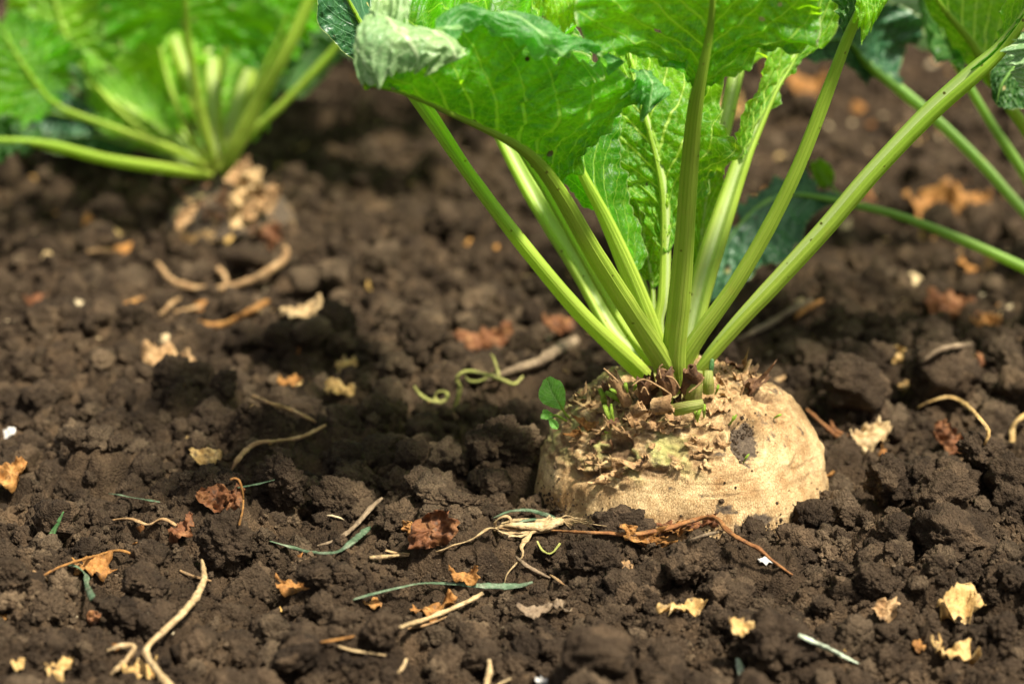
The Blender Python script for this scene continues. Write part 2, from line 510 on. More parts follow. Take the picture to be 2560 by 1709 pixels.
def curve(pts, n):
    """Catmull-Rom through rows of pts, n samples spread by length"""
    p = np.asarray(pts, float)
    if len(p) == 2:
        t = np.linspace(0, 1, n)[:, None]
        return p[0] * (1 - t) + p[1] * t
    q = np.vstack([2 * p[0] - p[1], p, 2 * p[-1] - p[-2]])
    out = []
    for i in range(1, len(q) - 2):
        t = np.linspace(0, 1, 40, endpoint=False)[:, None]
        a, b, c, d = q[i - 1], q[i], q[i + 1], q[i + 2]
        out.append(.5 * ((2 * b) + (c - a) * t + (2 * a - 5 * b + 4 * c - d) * t ** 2 + (3 * b - a - 3 * c + d) * t ** 3))
    out.append(q[-2][None])
    s = np.vstack(out)
    L = np.concatenate([[0], np.cumsum(np.linalg.norm(np.diff(s[:, :3], axis=0), axis=1))])
    u = np.linspace(0, L[-1], n)
    return np.stack([np.interp(u, L, s[:, k]) for k in range(s.shape[1])], 1)

def unit(v):
    return v / np.maximum(np.linalg.norm(v, axis=-1, keepdims=True), 1e-12)

def frames(c, up):
    T = unit(np.gradient(c, axis=0))
    up = np.broadcast_to(np.asarray(up, float), c.shape)
    A = unit(up - (up * T).sum(-1, keepdims=True) * T)
    return T, A, np.cross(T, A)

def tube(name, pts, mat, parent=None, up=(0, 0, 1), flat=1.0, n=None, seg=10, rough=.15, twist=0., seed=0, **kw):
    """round or flattened stem; pts rows (x, y, z, radius)"""
    n = n or max(12, 8 * len(pts))
    c = curve(pts, n)
    r = np.maximum(c[:, 3], 1e-5); c = c[:, :3]
    T, A, B = frames(c, up)
    if twist:
        a = np.linspace(0, twist, n)[:, None]
        A, B = A * np.cos(a) + B * np.sin(a), B * np.cos(a) - A * np.sin(a)
    th = np.linspace(0, 2 * math.pi, seg, endpoint=False)
    nz = (1 + .10 * np.cos(4 * th + seed)[None, :] * (1 if seg > 8 else 0)) * (1 + .22 * np.exp(-((np.linspace(0, n / 14., n) % 1 - .5) / .06) ** 2) * (rough > .2))[:, None] + rough * vnoise2(np.linspace(0, n / 3., n)[:, None] + 0 * th[None], np.cos(th)[None] * 1.5 + 3 * np.sin(th)[None] + 0 * c[:, :1], seed + 3)
    ring = (B[:, None] * np.cos(th)[None, :, None] + A[:, None] * (np.sin(th) * flat)[None, :, None]) * (r[:, None] * nz)[..., None]
    V = (c[:, None] + ring).reshape(-1, 3)
    V = np.vstack([V, c[:1], c[-1:]])
    q = grid_faces(n, seg, True)
    j = np.arange(seg)
    i0, i1 = n * seg, n * seg + 1
    caps = np.concatenate([np.stack([(j + 1) % seg, j, np.full(seg, i0), np.full(seg, i0)], 1)[:, :3],
                           np.stack([(n - 1) * seg + j, (n - 1) * seg + (j + 1) % seg, np.full(seg, i1)], 1)])
    F = np.vstack([q[:, [0, 1, 2]], q[:, [0, 2, 3]], caps])
    uv = np.stack(np.broadcast_arrays((th / (2 * math.pi))[None, :], np.linspace(0, 1, n)[:, None] * n / 12), -1).reshape(-1, 2)
    uv = np.vstack([uv, uv[:1], uv[-1:]])
    return mesh_obj(name, V, F, mat, parent, uv=uv, **kw)

def stalk(pts, widths, parent, mat=None, axis=None, n=110, seg=44, groove=.5, thick=.72, seed=0, extra_ad=None, name='leaf_stalk'):
    """fleshy ribbed beet stalk: round and ribbed outside, grooved inside; pts world rows, widths metres"""
    mat = mat or M_STALK
    c = curve(np.column_stack([pts, widths]), n)
    w = c[:, 3]; c = c[:, :3]
    ax = np.array(axis)
    ad = np.column_stack([ax[0] - c[:, 0], ax[1] - c[:, 1], np.zeros(n)])
    ad = unit(ad) + np.array([0, 0, .55])
    if extra_ad is not None: ad = ad + np.array(extra_ad)
    T, A, B = frames(c, ad)
    th = np.linspace(0, 2 * math.pi, seg, endpoint=False)
    cs, sn = np.cos(th), np.sin(th)
    g = np.where(sn > 0, np.exp(-(cs / .42) ** 2) * sn, 0)
    yy = np.where(sn > 0, sn ** .8 * .55 if False else np.abs(sn) ** .8 * .62, sn * thick)
    yy = yy - g * groove * .75
    ribs = 1 + .042 * np.cos(15 * th + 1.3 * seed) * (sn < .25) + .02 * np.cos(7 * th + seed)
    vv = np.linspace(0, 1, n)
    wob = 1 + .05 * vnoise2(vv * 9 + seed * 7.7, vv * 0 + .5, 31) + .03 * vnoise2(vv * 31 + seed * 3.7, vv * 0 + .5, 32)
    ring = (B[:, None] * (cs * ribs)[None, :, None] + A[:, None] * (yy * ribs)[None, :, None]) * (w * .5 * wob)[:, None, None]
    V = (c[:, None] + ring).reshape(-1, 3)
    uv = np.stack(np.broadcast_arrays((th / (2 * math.pi))[None, :], vv[:, None]), -1).reshape(-1, 2)
    F = grid_faces(n, seg, True)
    gr = np.broadcast_to(g[None], (n, seg)).reshape(-1)
    o = mesh_obj(name, V, F, mat, parent, uv=uv, attrs={'groove': gr})
    return o, c, A, w

def blade(Mp, Lp, Rp, parent, mat, name='leaf_blade', nt=130, ns=44, ruffle=.006, belly=.1, seed=0, quilt=.0016,
          nveins=9.0, slant=.42, ragged=.05, holes=0.0, freq=9., curl=0.0):
    """leaf blade lofted from its midrib to its two margins; rows are world points"""
    Mc = curve(Mp, nt); Lc = curve(Lp, nt); Rc = curve(Rp, nt)
    t = np.linspace(0, 1, nt)
    s = np.linspace(-1, 1, 2 * ns + 1)
    s = np.sign(s) * np.abs(s) ** .9
    a = np.abs(s)[None, :, None]
    rg = 1 + ragged * (fbm2(t * 14 + seed * 3.1, t * 0 + seed, 3, 41))[:, None, None] * a ** 3
    E = np.where((s < 0)[None, :, None], Lc[:, None], Rc[:, None])
    G = Mc[:, None] + (E - Mc[:, None]) * a * rg
    du = np.gradient(G, axis=0); dv = np.gradient(G, axis=1)
    N = unit(np.cross(du, dv))
    wid = np.linalg.norm(E - Mc[:, None], axis=-1)
    A = np.abs(s)[None, :]
    d = belly * wid * np.sin(math.pi * np.clip(A, 0, 1)) * 1.0
    # frilled margin
    side = np.where(s < 0, 0., 50.)[None, :] + seed * 13.7
    ph = t[:, None] * freq
    fr = vnoise2(ph * 2 + side, A * 1.2, 51) * .6 + vnoise2(ph * 4.3 + side, A * 2.0 + 4, 52) * .45 + vnoise2(ph * 9 + side, A * 3 + 4, 54) * .16
    fade = np.sin(math.pi * np.clip(t * 1.0 + .04, 0, 1))[:, None] ** .4
    d = d + ruffle * fr * A ** 2.2 * fade * 2.2
    # blistered surface between the side veins
    q = t[:, None] - slant * A ** .85
    f = np.abs((q * nveins + 10) % 1 - .5) * 2
    d = d + quilt * (np.sqrt(f) - .6) * (1 - A ** 6) + quilt * .6 * fbm2(t[:, None] * 30 + side, s[None] * 10 + seed, 3, 61)
    G = G + N * d[..., None]
    if curl:
        k = np.clip((A - .72) / .28, 0, 1) ** 2 * curl
        G = G + (N * 1.0 - unit(E - Mc[:, None]) * .6) * (k * np.ones_like(d))[..., None]
    V = G.reshape(-1, 3)
    uv = np.stack(np.broadcast_arrays(t[:, None], s[None]), -1).reshape(-1, 2)
    F = grid_faces(nt, 2 * ns + 1)
    if holes:
        hc = vnoise2(t[:, None] * 16 + seed, s[None] * 5 + 2.2, 77).reshape(-1)
        keep = ~(hc[F] > 1 - holes).any(axis=1)
        F = F[keep]
    return mesh_obj(name, V, F, mat, parent, uv=uv)

def dry_leaf(name, centre, nrm, size, mat, parent=None, aspect=1.5, ang=0., curl=.35, jag=.3, seed=0, stem=None, lift=.3):
    """crumpled leaf fragment: jagged outline, cupped and creased, with a little thickness"""
    nr, na = (9, 40) if size > .008 else (6, 24)
    centre = np.asarray(centre, float)
    n = unit(np.asarray(nrm, float))
    x = unit(np.cross(np.array([0.02, 1, .1]), n)); y = np.cross(n, x)
    ca, sa = math.cos(ang), math.sin(ang)
    x, y = x * ca + y * sa, y * ca - x * sa
    th = np.linspace(0, 2 * math.pi, na, endpoint=False)
    rr = 1 + jag * fbm2(np.cos(th) * 1.6 + seed * 2.3, np.sin(th) * 1.6 + seed, 3, 81) + jag * .35 * vnoise2(np.cos(th) * 6 + seed, np.sin(th) * 6, 82)
    rho = np.linspace(0, 1, nr)[:, None]
    u = rho * rr * np.cos(th) * size * .5 * aspect ** .5
    v = rho * rr * np.sin(th) * size * .5 / aspect ** .5
    s = size
    h = curl * (u ** 2 * (1 + .5 * math.sin(seed)) - v ** 2 * .8) / s + .26 * s * fbm2(u / s * 3.4 + seed * 5.1, v / s * 3.4, 4, 83, .6) * (.35 + rho)
    top = centre + x * u[..., None] + y * v[..., None] + n * (h + lift * size * .2)[..., None]
    V = top.reshape(-1, 3)
    bot = (top - n * .00025).reshape(-1, 3)
    F = grid_faces(nr, na, True)
    k = nr * na
    j = np.arange(na); e = (nr - 1) * na
    rim = np.stack([e + j, e + (j + 1) % na, k + e + (j + 1) % na, k + e + j], 1)
    return mesh_obj(name, np.vstack([V, bot]), np.vstack([F, F[:, ::-1] + k, rim]), mat, parent)

_ico = {}
def ico(level):
    if level not in _ico:
        bm = bmesh.new()
        bmesh.ops.create_icosphere(bm, subdivisions=level, radius=1.0)
        v = np.array([q.co[:] for q in bm.verts]); f = np.array([[q.index for q in p.verts] for p in bm.faces])
        bm.free()
        _ico[level] = (unit(v), f)
    return _ico[level]

def clod_shape(level, seed, sharp=1.0, fine=True, smooth=0.):
    v, f = ico(level)
    r = 1 + .30 * fbm(v * 1.1 + seed * 7.13, 2, 5)
    # a few flat broken faces
    rs = np.random.default_rng(seed + 900)
    for k in range(11):
        nn = unit(rs.normal(size=3)); dcut = .58 + .34 * rs.random()
        dd = (v * nn).sum(-1)
        lim = np.where(dd > .05, dcut / np.maximum(dd, .05), 9)
        r = np.where(r > lim, r * .12 + lim * .88, r)
    p = v * r[:, None]
    if fine:
        pw = p + .12 * np.stack([vnoise(p * 4 + k * 9.1, 14) for k in range(3)], -1)
        g = 1 - smooth
        d = -.30 * g * np.minimum(worley(pw * 2.6 + seed, 15), 1) ** 1.5 - (.08 + .12 * g) * np.minimum(worley(pw * 5.5 + seed * 3, 16), 1) ** 1.5 \
            - (.03 + .08 * g) * np.minimum(worley(pw * 12 + seed, 17), 1) + .075 * fbm(p * 5 + seed, 5, 19, .65)
        if level >= 5:
            d = d - (.02 + .035 * g) * np.minimum(worley(pw * 24 + seed, 18), 1)
        p = p + v * (d[:, None] + .16 * g + .06)
    return p, f

# ------------------------------------------------------------------ soil sheet
def build_soil():
    nx, ny = 700, 800
    u = np.linspace(-1, 1, nx)
    core = .235
    # cross direction: fine inside the view, stretching outwards
    sx = np.where(np.abs(u) < .88, u / .88 * core, np.sign(u) * (core + (np.exp((np.abs(u) - .88) / .12 * 5.2) - 1) * .06))
    c = .00082
    ys = [.94]
    while ys[-1] < 3.4:
        ys.append(ys[-1] + c * ys[-1] ** 2.7)
    ys = np.array(ys)
    near = .94 - np.cumsum(np.geomspace(.002, .35, 26))[::-1]
    far = ys[-1] + np.cumsum(np.geomspace(.06, 14, 34))
    Y = np.concatenate([near, ys, far])
    X = sx[None, :] * np.maximum(Y, .9)[:, None] * np.where(Y > 3.4, 1 + (Y - 3.4) * .05, 1)[:, None]
    YY = np.broadcast_to(Y[:, None], X.shape)
    lod = np.clip(1 - (np.abs(X) / (core * np.maximum(YY, .9)) - 1) * 1.5, 0, 1) * np.where((YY > .8) & (YY < 4), 1, .3)
    H = ground_h(X, YY)
    H = H * lod + (1 - lod) * .002 * fbm2(X / .5, YY / .5, 2, 3)
    # clods are undercut: push points sideways along the slope noise for crisp ledges
    jx = .0016 * fbm2(X / .006, YY / .006, 2, 91) * lod
    V = np.stack([X + jx, YY, H], -1).reshape(-1, 3)
    o = mesh_obj('soil', V, grid_faces(len(Y), nx), M_SOIL)
    tag(o, 'dark brown crumbly field soil', kind='structure')
    return len(Y) * nx
n_soil = build_soil()

# crumbs lying on the soil: one scatter, geometry nodes instances
def build_crumbs():
    src = bpy.data.collections.new('crumb_shapes')
    for k in range(10):
        p, f = clod_shape(4, 40 + k)
        me = bpy.data.meshes.new('crumb_shape')
        me.from_pydata(p.tolist(), [], f.tolist())
        me.polygons.foreach_set('use_smooth', np.ones(len(me.polygons), dtype=bool))
        me.materials.append(M_CLOD if k % 5 else M_CLODPALE)
        src.objects.link(bpy.data.objects.new('crumb_shape', me))
    N = 92000
    y = .96 + (rng.random(N) ** 1.7) * 2.2
    x = (rng.random(N) * 2 - 1) * (.22 * y + .01)
    r = .00075 * (1 - rng.random(N)) ** (-1 / 2.05)
    r = np.minimum(r, .0088) * np.clip(y, 1, 1.5)
    d = np.hypot(x - BX, y - BY)
    ok = d > .0685
    # clusters
    ok &= (fbm2(x / .05, y / .05, 2, 201) + .35 > rng.random(N) * 1.2 - .5) | (r > .004)
    x, y, r = x[ok], y[ok], r[ok]
    from mathutils import kdtree
    pts = []
    for o in list(COL.objects):
        if o.type != 'MESH' or o.get('category') in (None, 'soil clod', 'sugar beet') and not (o.parent and o.parent.get('category') in ('grass tuft', 'dead leaf stem', 'tendril')):
            continue
        co = np.empty(len(o.data.vertices) * 3); o.data.vertices.foreach_get('co', co)
        co = co.reshape(-1, 3) + np.array(o.location[:]) + (np.array(o.parent.location[:]) if o.parent else 0)
        pts.append(co[::4])
    pts = np.vstack(pts)
    kd = kdtree.KDTree(len(pts))
    for i, c in enumerate(pts): kd.insert((c[0], c[1], 0), i)
    kd.balance()
    ok = np.array([kd.find((x[i], y[i], 0))[2] > r[i] * 1.0 + .0004 for i in range(len(x))])
    x, y, r = x[ok], y[ok], r[ok]
    z = ground_h(x, y) + r * .38
    # crumbs stuck to the skin of the main root
    cand = RV.reshape(-1, 3)
    cx_, cy_ = project(cand)
    wgt = np.exp(-np.clip(cand[:, 2] + .002, 0, 1) / .0045) * (cand[:, 2] > -.02) + 1.2 * np.exp(-(((cx_ - 1712) / 34) ** 2 + ((cy_ - 1012) / 46) ** 2) ** 1.5) * (cand[:, 1] < BY)
    wgt *= np.clip(.5 + vnoise(cand * 90, 351), 0, 1) * (cand[:, 1] < BY + .03)
    pick = rng.choice(len(cand), 1700, p=wgt / wgt.sum())
    x = np.concatenate([x, cand[pick, 0]]); y = np.concatenate([y, cand[pick, 1]]); z = np.concatenate([z, cand[pick, 2]])
    r = np.concatenate([r, np.minimum(.0004 * (1 - rng.random(1700)) ** (-1 / 2.4), .0013)])
    n = len(x)
    me = bpy.data.meshes.new('soil_crumbs')
    me.vertices.add(n)
    me.vertices.foreach_set('co', np.stack([x, y, z], 1).astype(np.float32).ravel())
    for an, tp, val in (('cs', 'FLOAT', r), ('ci', 'INT', rng.integers(0, 10, n))):
        at = me.attributes.new(an, tp, 'POINT'); at.data.foreach_set('value', val.astype(np.float32 if tp == 'FLOAT' else np.int32))
    at = me.attributes.new('cr', 'FLOAT_VECTOR', 'POINT')
    at.data.foreach_set('vector', (rng.random((n, 3)) * 6.28).astype(np.float32).ravel())
    o = bpy.data.objects.new('soil_crumbs', me)
    COL.objects.link(o)
    tag(o, 'loose crumbs of brown soil strewn over the whole ground', kind='stuff')
    ng = bpy.data.node_groups.new('crumb_scatter', 'GeometryNodeTree')
    ng.interface.new_socket('Geometry', in_out='INPUT', socket_type='NodeSocketGeometry')
    ng.interface.new_socket('Geometry', in_out='OUTPUT', socket_type='NodeSocketGeometry')
    N_ = ng.nodes
    gi, go = N_.new('NodeGroupInput'), N_.new('NodeGroupOutput')
    iop = N_.new('GeometryNodeInstanceOnPoints')
    ci = N_.new('GeometryNodeCollectionInfo')
    ci.inputs['Collection'].default_value = src
    ci.inputs['Separate Children'].default_value = True
    ci.inputs['Reset Children'].default_value = True
    iop.inputs['Pick Instance'].default_value = True
    def at(name, tp):
        a = N_.new('GeometryNodeInputNamedAttribute'); a.data_type = tp; a.inputs['Name'].default_value = name
        return a.outputs['Attribute']
    L = ng.links
    L.new(gi.outputs[0], iop.inputs['Points'])
    L.new(ci.outputs[0], iop.inputs['Instance'])
    L.new(at('ci', 'INT'), iop.inputs['Instance Index'])
    L.new(at('cr', 'FLOAT_VECTOR'), iop.inputs['Rotation'])
    L.new(at('cs', 'FLOAT'), iop.inputs['Scale'])
    L.new(iop.outputs[0], go.inputs[0])
    md = o.modifiers.new('scatter', 'NODES'); md.node_group = ng

# ------------------------------------------------------------------ individual clods
def clod(x, y, w, h, label, seed, level=4, mat=None, smooth=0., sink=.25, dY=0.0, name='soil_clod', cat='soil clod'):
    """x, y = middle of the clod as seen, w, h = its seen size"""
    foot = GP(x, y + h * .32)
    Y = foot[1] + dY
    c = P(x, y, Y)
    s = px_size(c)
    p, f = clod_shape(level, seed, smooth=smooth)
    lo, hi = p.min(0), p.max(0)
    p = (p - (lo + hi) / 2) / (hi - lo)
    V = p * np.array([w, (w + h) * .5, h * 1.12]) * s
    ca, sa = math.cos(.25 * math.sin(seed)), math.sin(.25 * math.sin(seed))
    V = np.column_stack([V[:, 0] * ca - V[:, 2] * sa, V[:, 1], V[:, 0] * sa + V[:, 2] * ca])
    V = V + c
    o = mesh_obj(name, V, f, mat or M_CLOD)
    tag(o, label, cat)
    return o

CLODS = [
 (652, 1100, 112, 130, 'tall dark soil clod standing upright with a small knob on its top', 1, 5, None, 0.),
 (648, 1048, 56, 46, 'small round knob of soil perched on the tall dark clod', 2, 4, None, .1),
 (518, 1238, 150, 142, 'steep faceted dark clod directly in front of the rusty curled leaf', 3, 5, None, .05),
 (792, 1148, 180, 112, 'broad rounded dark clod between the tall clod and the curved blue green blade', 4, 5, None, 0.),
 (905, 1195, 96, 100, 'dark clod just left of the brown spotted dead leaf', 5, 5, None, 0.),
 (1040, 1152, 145, 60, 'low flat topped clod behind the brown spotted dead leaf', 6, 5, None, .1),
 (975, 985, 92, 74, 'grey brown rounded clod behind, just below the curled green tendrils', 7, 4, None, .5),
 (1145, 1020, 160, 120, 'big black shaded clod beside the left flank of the sugar beet', 8, 5, None, 0.),
 (860, 1035, 150, 70, 'wide shaded clod behind the broad rounded clod, left of the grey one', 9, 4, None, .1),
 (1430, 1206, 156, 96, 'smooth soil lump pressed against the foot of the big sugar beet', 10, 5, None, .45),
 (1594, 1288, 144, 134, 'round solid clod in front of the big sugar beet under the red brown stem', 11, 5, None, .3),
 (2196, 1236, 222, 140, 'largest smooth grey brown clod at the right, slab like with layered side', 12, 5, None, .65),
 (2165, 1130, 165, 120, 'domed clod right behind the largest smooth clod', 13, 5, None, .2),
 (2045, 1100, 120, 110, 'crumbly clod between the sugar beet and the domed clod', 14, 5, None, 0.),
 (2310, 1090, 110, 110, 'crumbly clod at the right edge behind the brown dead leaf', 15, 4, None, 0.),
 (2255, 1045, 130, 100, 'rough clod behind the layered slab, right of the brown dead leaf', 16, 5, None, 0.),
 (2165, 855, 175, 130, 'tall blurred clod under the right hand leaf stalks with a furrowed lit face', 17, 4, None, 0.),
 (1965, 880, 170, 120, 'dark blurred clod left of the tall furrowed clod', 18, 4, None, .1),
 (2330, 900, 120, 120, 'blurred shaded clod at the right edge of the photo, level with the beet crown', 19, 4, None, .1),
 (1785, 1470, 180, 165, 'large blurred foreground clod below the beet, right of the yellow leaf nugget', 20, 5, None, .3),
 (1520, 1500, 130, 90, 'flat topped pale brown clod at the bottom edge below the beet', 21, 5, M_CLOD, .5),
 (1370, 1500, 170, 120, 'broad blurred clod at the bottom edge left of the flat topped clod', 22, 4, None, .2),
 (875, 1442, 94, 84, 'round clod touching the lower end of the split straw', 23, 5, None, .1),
 (28, 1322, 98, 92, 'pitted clod cut by the left edge above the smooth stone like one', 24, 5, None, .1),
 (112, 1392, 76, 70, 'smooth egg shaped clod near the left edge', 25, 5, None, .75),
 (130, 1190, 120, 92, 'low rounded clod behind the upright green blade near the left edge', 26, 4, None, 0.),
 (302, 1158, 84, 60, 'small grey brown clod with a green blade end showing behind it', 27, 4, None, .4),
 (720, 1322, 92, 62, 'rounded clod above the small frayed orange leaf scrap', 28, 5, None, 0.),
 (345, 1345, 92, 52, 'low crumbly clod left of the long bent dry stem', 29, 5, None, 0.),
 (280, 1410, 170, 80, 'wide low clod just left of the middle of the long bent dry stem', 30, 5, None, .1),
 (1258, 1268, 70, 78, 'upright clod right of the hanging straw strand', 31, 5, None, .2),
 (1365, 1290, 130, 110, 'knobbly clod between the straw tuft and the round solid clod', 32, 5, None, 0.),
 (980, 732, 84, 52, 'pale dry clod blurred in the middle distance left of the stalks', 33, 3, M_CLODPALE, .3),
 (715, 762, 100, 66, 'pale dry clod blurred right of the short orange twig', 34, 3, M_CLODPALE, .3),
 (930, 478, 90, 50, 'blurred brown clod far back below the tip of the big leaf', 35, 3, None, .3),
 (700, 640, 92, 62, 'pale grey clod right of the curved blurred twig', 36, 3, M_CLODPALE, .2),
 (560, 590, 120, 55, 'flat dry clod behind the curved blurred twig', 37, 3, None, .3),
 (1265, 560, 110, 60, 'flat pale clod seen between the two leftmost stalks of the main beet', 38, 3, None, .5),
 (1105, 1510, 90, 60, 'clod at the bottom edge left of the upright straw stub', 39, 4, None, .1),
 (690, 1500, 130, 70, 'low wide clod at the bottom edge right of the long bent stem', 40, 4, None, .1),
 (2010, 1330, 110, 80, 'angular clod below and left of the largest smooth clod', 41, 5, None, .3),
 (1962, 1192, 90, 60, 'crumbly clod resting against the right foot of the sugar beet', 42, 5, None, 0.),
]
for i, (x, y, w, h, lab, sd_, lv, mt, sm) in enumerate(CLODS):
    o_ = clod(x, y, w, h, lab, sd_, lv, mt, sm, dY=-.016 if sd_ == 10 else -.004)
    o_['group'] = 'large soil clods'

# ------------------------------------------------------------------ main beet
AX = (BX, BY + .002, 0)
beet = empty('sugar_beet', (BX, BY, -.01), 'big tan sugar beet half out of the soil with a fan of light green stalks', 'sugar beet')

PROF = [(-.10, .040), (-.06, .062), (-.03, .0695), (-.010, .0712), (.006, .0696), (.018, .0668), (.030, .0618), (.0415, .0535),
        (.0515, .0430), (.0585, .0320), (.063, .020), (.065, .009), (.0655, .0005)]

def root_mesh(cx, cy, z0, k, prof, parent, mat, nth=560, ns=300, seed=0, detail=True):
    pr = curve([(z, r, 0) for z, r in prof], ns)
    z = pr[:, 0] * k; r = pr[:, 1] * k
    th = np.linspace(0, 2 * math.pi, nth, endpoint=False)
    TH, Z = np.meshgrid(th, z); R = np.broadcast_to(r[:, None], TH.shape).copy()
    ux, uy = np.cos(TH), np.sin(TH)
    p = np.stack([ux * R, uy * R, Z], -1) / k
    dr = .0030 * fbm(p * 22 + seed, 2, 301 + seed) + .0008 * fbm(p * 90, 2, 303)
    dr += .0035 * np.cos(2 * TH + .6) * np.clip(R / (.07 * k), 0, 1) * .5
    base = p + np.stack([ux, uy, 0 * ux], -1) * dr[..., None]
    X = base * k + np.array([cx, cy, z0])
    sx, sy = project(X)
    front = uy < .25
    # boundary between smooth body and rough crown (height varies round the root)
    lim = .025 + .005 * vnoise2(ux * 1.6 + 5, uy * 1.6 + seed, 305) - .006 * np.clip(-ux, 0, 1) + .004 * vnoise2(ux * 6, uy * 6, 306)
    zz = p[..., 2]
    rough = 1 / (1 + np.exp(-(zz - lim) / .0016))
    # less rough on the right flank
    rough = rough * np.clip(1.05 - .85 * np.clip((ux - .05) * 2.2, 0, 1) * np.clip((.056 - zz) / .018, 0, 1), 0, 1)
    N = unit(np.cross(np.gradient(X, axis=1), np.gradient(X, axis=0)))
    q = p.copy(); 
    ang = TH * .06
    s_len = np.cumsum(np.concatenate([[0], np.hypot(np.diff(pr[:, 0]), np.diff(pr[:, 1]))]))[:, None] + 0 * TH
    wv = .004 * vnoise(p * 60, 311)
    # leaf scars: crescents laid in rings
    A = cobble(ang + wv + 2, (s_len + wv * .5) * 1.9 + .003 * vnoise(p * 90, 312), .014, 313, .45, .8, .38)
    B = cobble(ang + 5 + wv, (s_len) * 2.3 + wv * .4, .0065, 315, .4, .8, .5)
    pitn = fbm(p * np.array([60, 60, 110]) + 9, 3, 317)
    pit_shade = np.clip((pitn - .45) / .35, 0, 1) * rough
    disp = rough * (A * .38 + B * .5 - .0018 + .0014 * fbm(p * 160, 3, 319, .6)) - pit_shade * .0032
    # lip where the rough crown overhangs
    disp += .0016 * np.exp(-((zz - lim - .002) / .0022) ** 2) * np.clip(.3 + vnoise2(ux * 5, uy * 5 + 3, 321), 0, 1)
    crease = np.clip(1 - np.abs(vnoise(p * np.array([9, 9, 150]) + .8 * wv[..., None] * 60, 325)) * 9, 0, 1) * np.clip(vnoise(p * 40, 326) * 2 + .2, 0, 1)
    groove_ = np.clip(1 - np.abs(vnoise(p * np.array([60, 60, 14]), 327)) * 6, 0, 1) * np.clip(vnoise(p * 25, 328) * 2, 0, 1)
    disp += (1 - rough) * (.0006 * fbm(p * np.array([140, 140, 60]), 3, 323) + .0009 * vnoise(p * 45, 324)) - .0007 * crease - .0006 * groove_
    pit_shade = np.maximum(pit_shade, .40 * crease * (1 - rough) + .3 * groove_ * (1 - rough))
    pit_shade = np.maximum(pit_shade, rough * .55 * np.clip(1 - (A * .5 + B * .45) / .0017, 0, 1))  # ambient occlusion painted into hollows between the leaf scars
    dirt = (.20 if detail else .62) + .22 * fbm(p * np.array([44, 44, 60]) + 4, 3, 341) + .08 * rough; stain = np.clip(1 - (zz + .012 + .006 * vnoise2(ux * 4, uy * 4, 331)) / .009, 0, 1) ** 1.3 * .8
    if detail:
        def blob(x, y, rx, ry, rot=0., pw=2):
            c_, s_ = math.cos(rot), math.sin(rot)
            a = ((sx - x) * c_ + (sy - y) * s_) / rx; b = (-(sx - x) * s_ + (sy - y) * c_) / ry
            return np.exp(-(a * a + b * b) ** (pw / 2)) * front
        main = blob(1712, 1012, 38, 52, -.25, 3)
        disp += -.0045 * main + .0014 * np.exp(-((np.sqrt(np.maximum(-np.log(main + 1e-9), 0)) - 1.25) / .3) ** 2) * front * (rough > -1) * (main > 1e-7)
        dirt = np.maximum(dirt, main * 1.0)
        for b_ in ((1712, 1060, 26, 30, -.5, .60), (1560, 985, 40, 14, .1, .55), (1770, 1000, 34, 26, .4, .52), (1790, 1100, 22, 36, 0, .42), (1540, 1120, 60, 20, .1, .44), (1350, 1090, 40, 30, 0, .48), (1755, 960, 60, 30, .3, .50), (1640, 1100, 40, 20, .2, .50), (1668, 1168, 50, 22, .1, .62), (1630, 940, 60, 30, 0, .35), (1800, 1000, 30, 50, 0, .42),
                   (1480, 915, 90, 26, .1, .65), (1390, 930, 60, 30, -.4, .55), (1460, 1000, 50, 20, 0, .50), (1650, 1040, 30, 12, .1, .62),
                   (1700, 870, 60, 20, .4, .5), (1420, 1210, 120, 26, 0, .8), (1850, 1185, 60, 26, -.3, .75), (1740, 1190, 70, 22, 0, .7), (1570, 1045, 40, 20, 0, .45)):
            dirt = np.maximum(dirt, b_[5] * blob(*b_[:5]))
        stain = np.maximum(stain, .55 * blob(1300, 1150, 60, 40, 0))
        # the deep notch of the left shoulder and the furrow under it
        disp += -.0045 * blob(1398, 1005, 22, 14, .1, 3) - .0030 * blob(1382, 1082, 60, 6, -.35, 3) - .0022 * blob(1640, 1022, 34, 6, .05, 3) - .002 * blob(1590, 1015, 22, 6, .1, 3)
        pit_shade = np.maximum(pit_shade, np.maximum(blob(1398, 1008, 20, 10, .1, 3), .7 * blob(1384, 1084, 56, 4, -.35, 3)))
        pit_shade = np.maximum(pit_shade, .8 * blob(1640, 1024, 30, 4, .05, 3))
    scar = np.clip((zz - .020) / .012, 0, 1) * np.clip((.2 - ux) / .4, 0, 1)
    V = X + N * (disp * k)[..., None]
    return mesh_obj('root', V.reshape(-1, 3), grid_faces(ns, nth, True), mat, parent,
                    attrs={'rough': rough, 'pit_shade': pit_shade * .85, 'dirt': dirt, 'stain': stain, 'scar': scar}), V
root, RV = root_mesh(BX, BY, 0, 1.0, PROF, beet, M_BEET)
RVs = RV.reshape(-1, 3)[::3]
_rx, _ry = project(RVs)
_rf = RVs[:, 1] < BY + .02
def on_root(x, y):
    d = (_rx - x) ** 2 + (_ry - y) ** 2 + (~_rf) * 1e6
    near = np.argsort(d)[:40]
    k = near[np.argmin(RVs[near, 1])]
    return RVs[k].copy()
def root_normal(p):
    return unit(np.array([p[0] - BX, p[1] - BY, (p[2] + .01) * .9 + .01]))

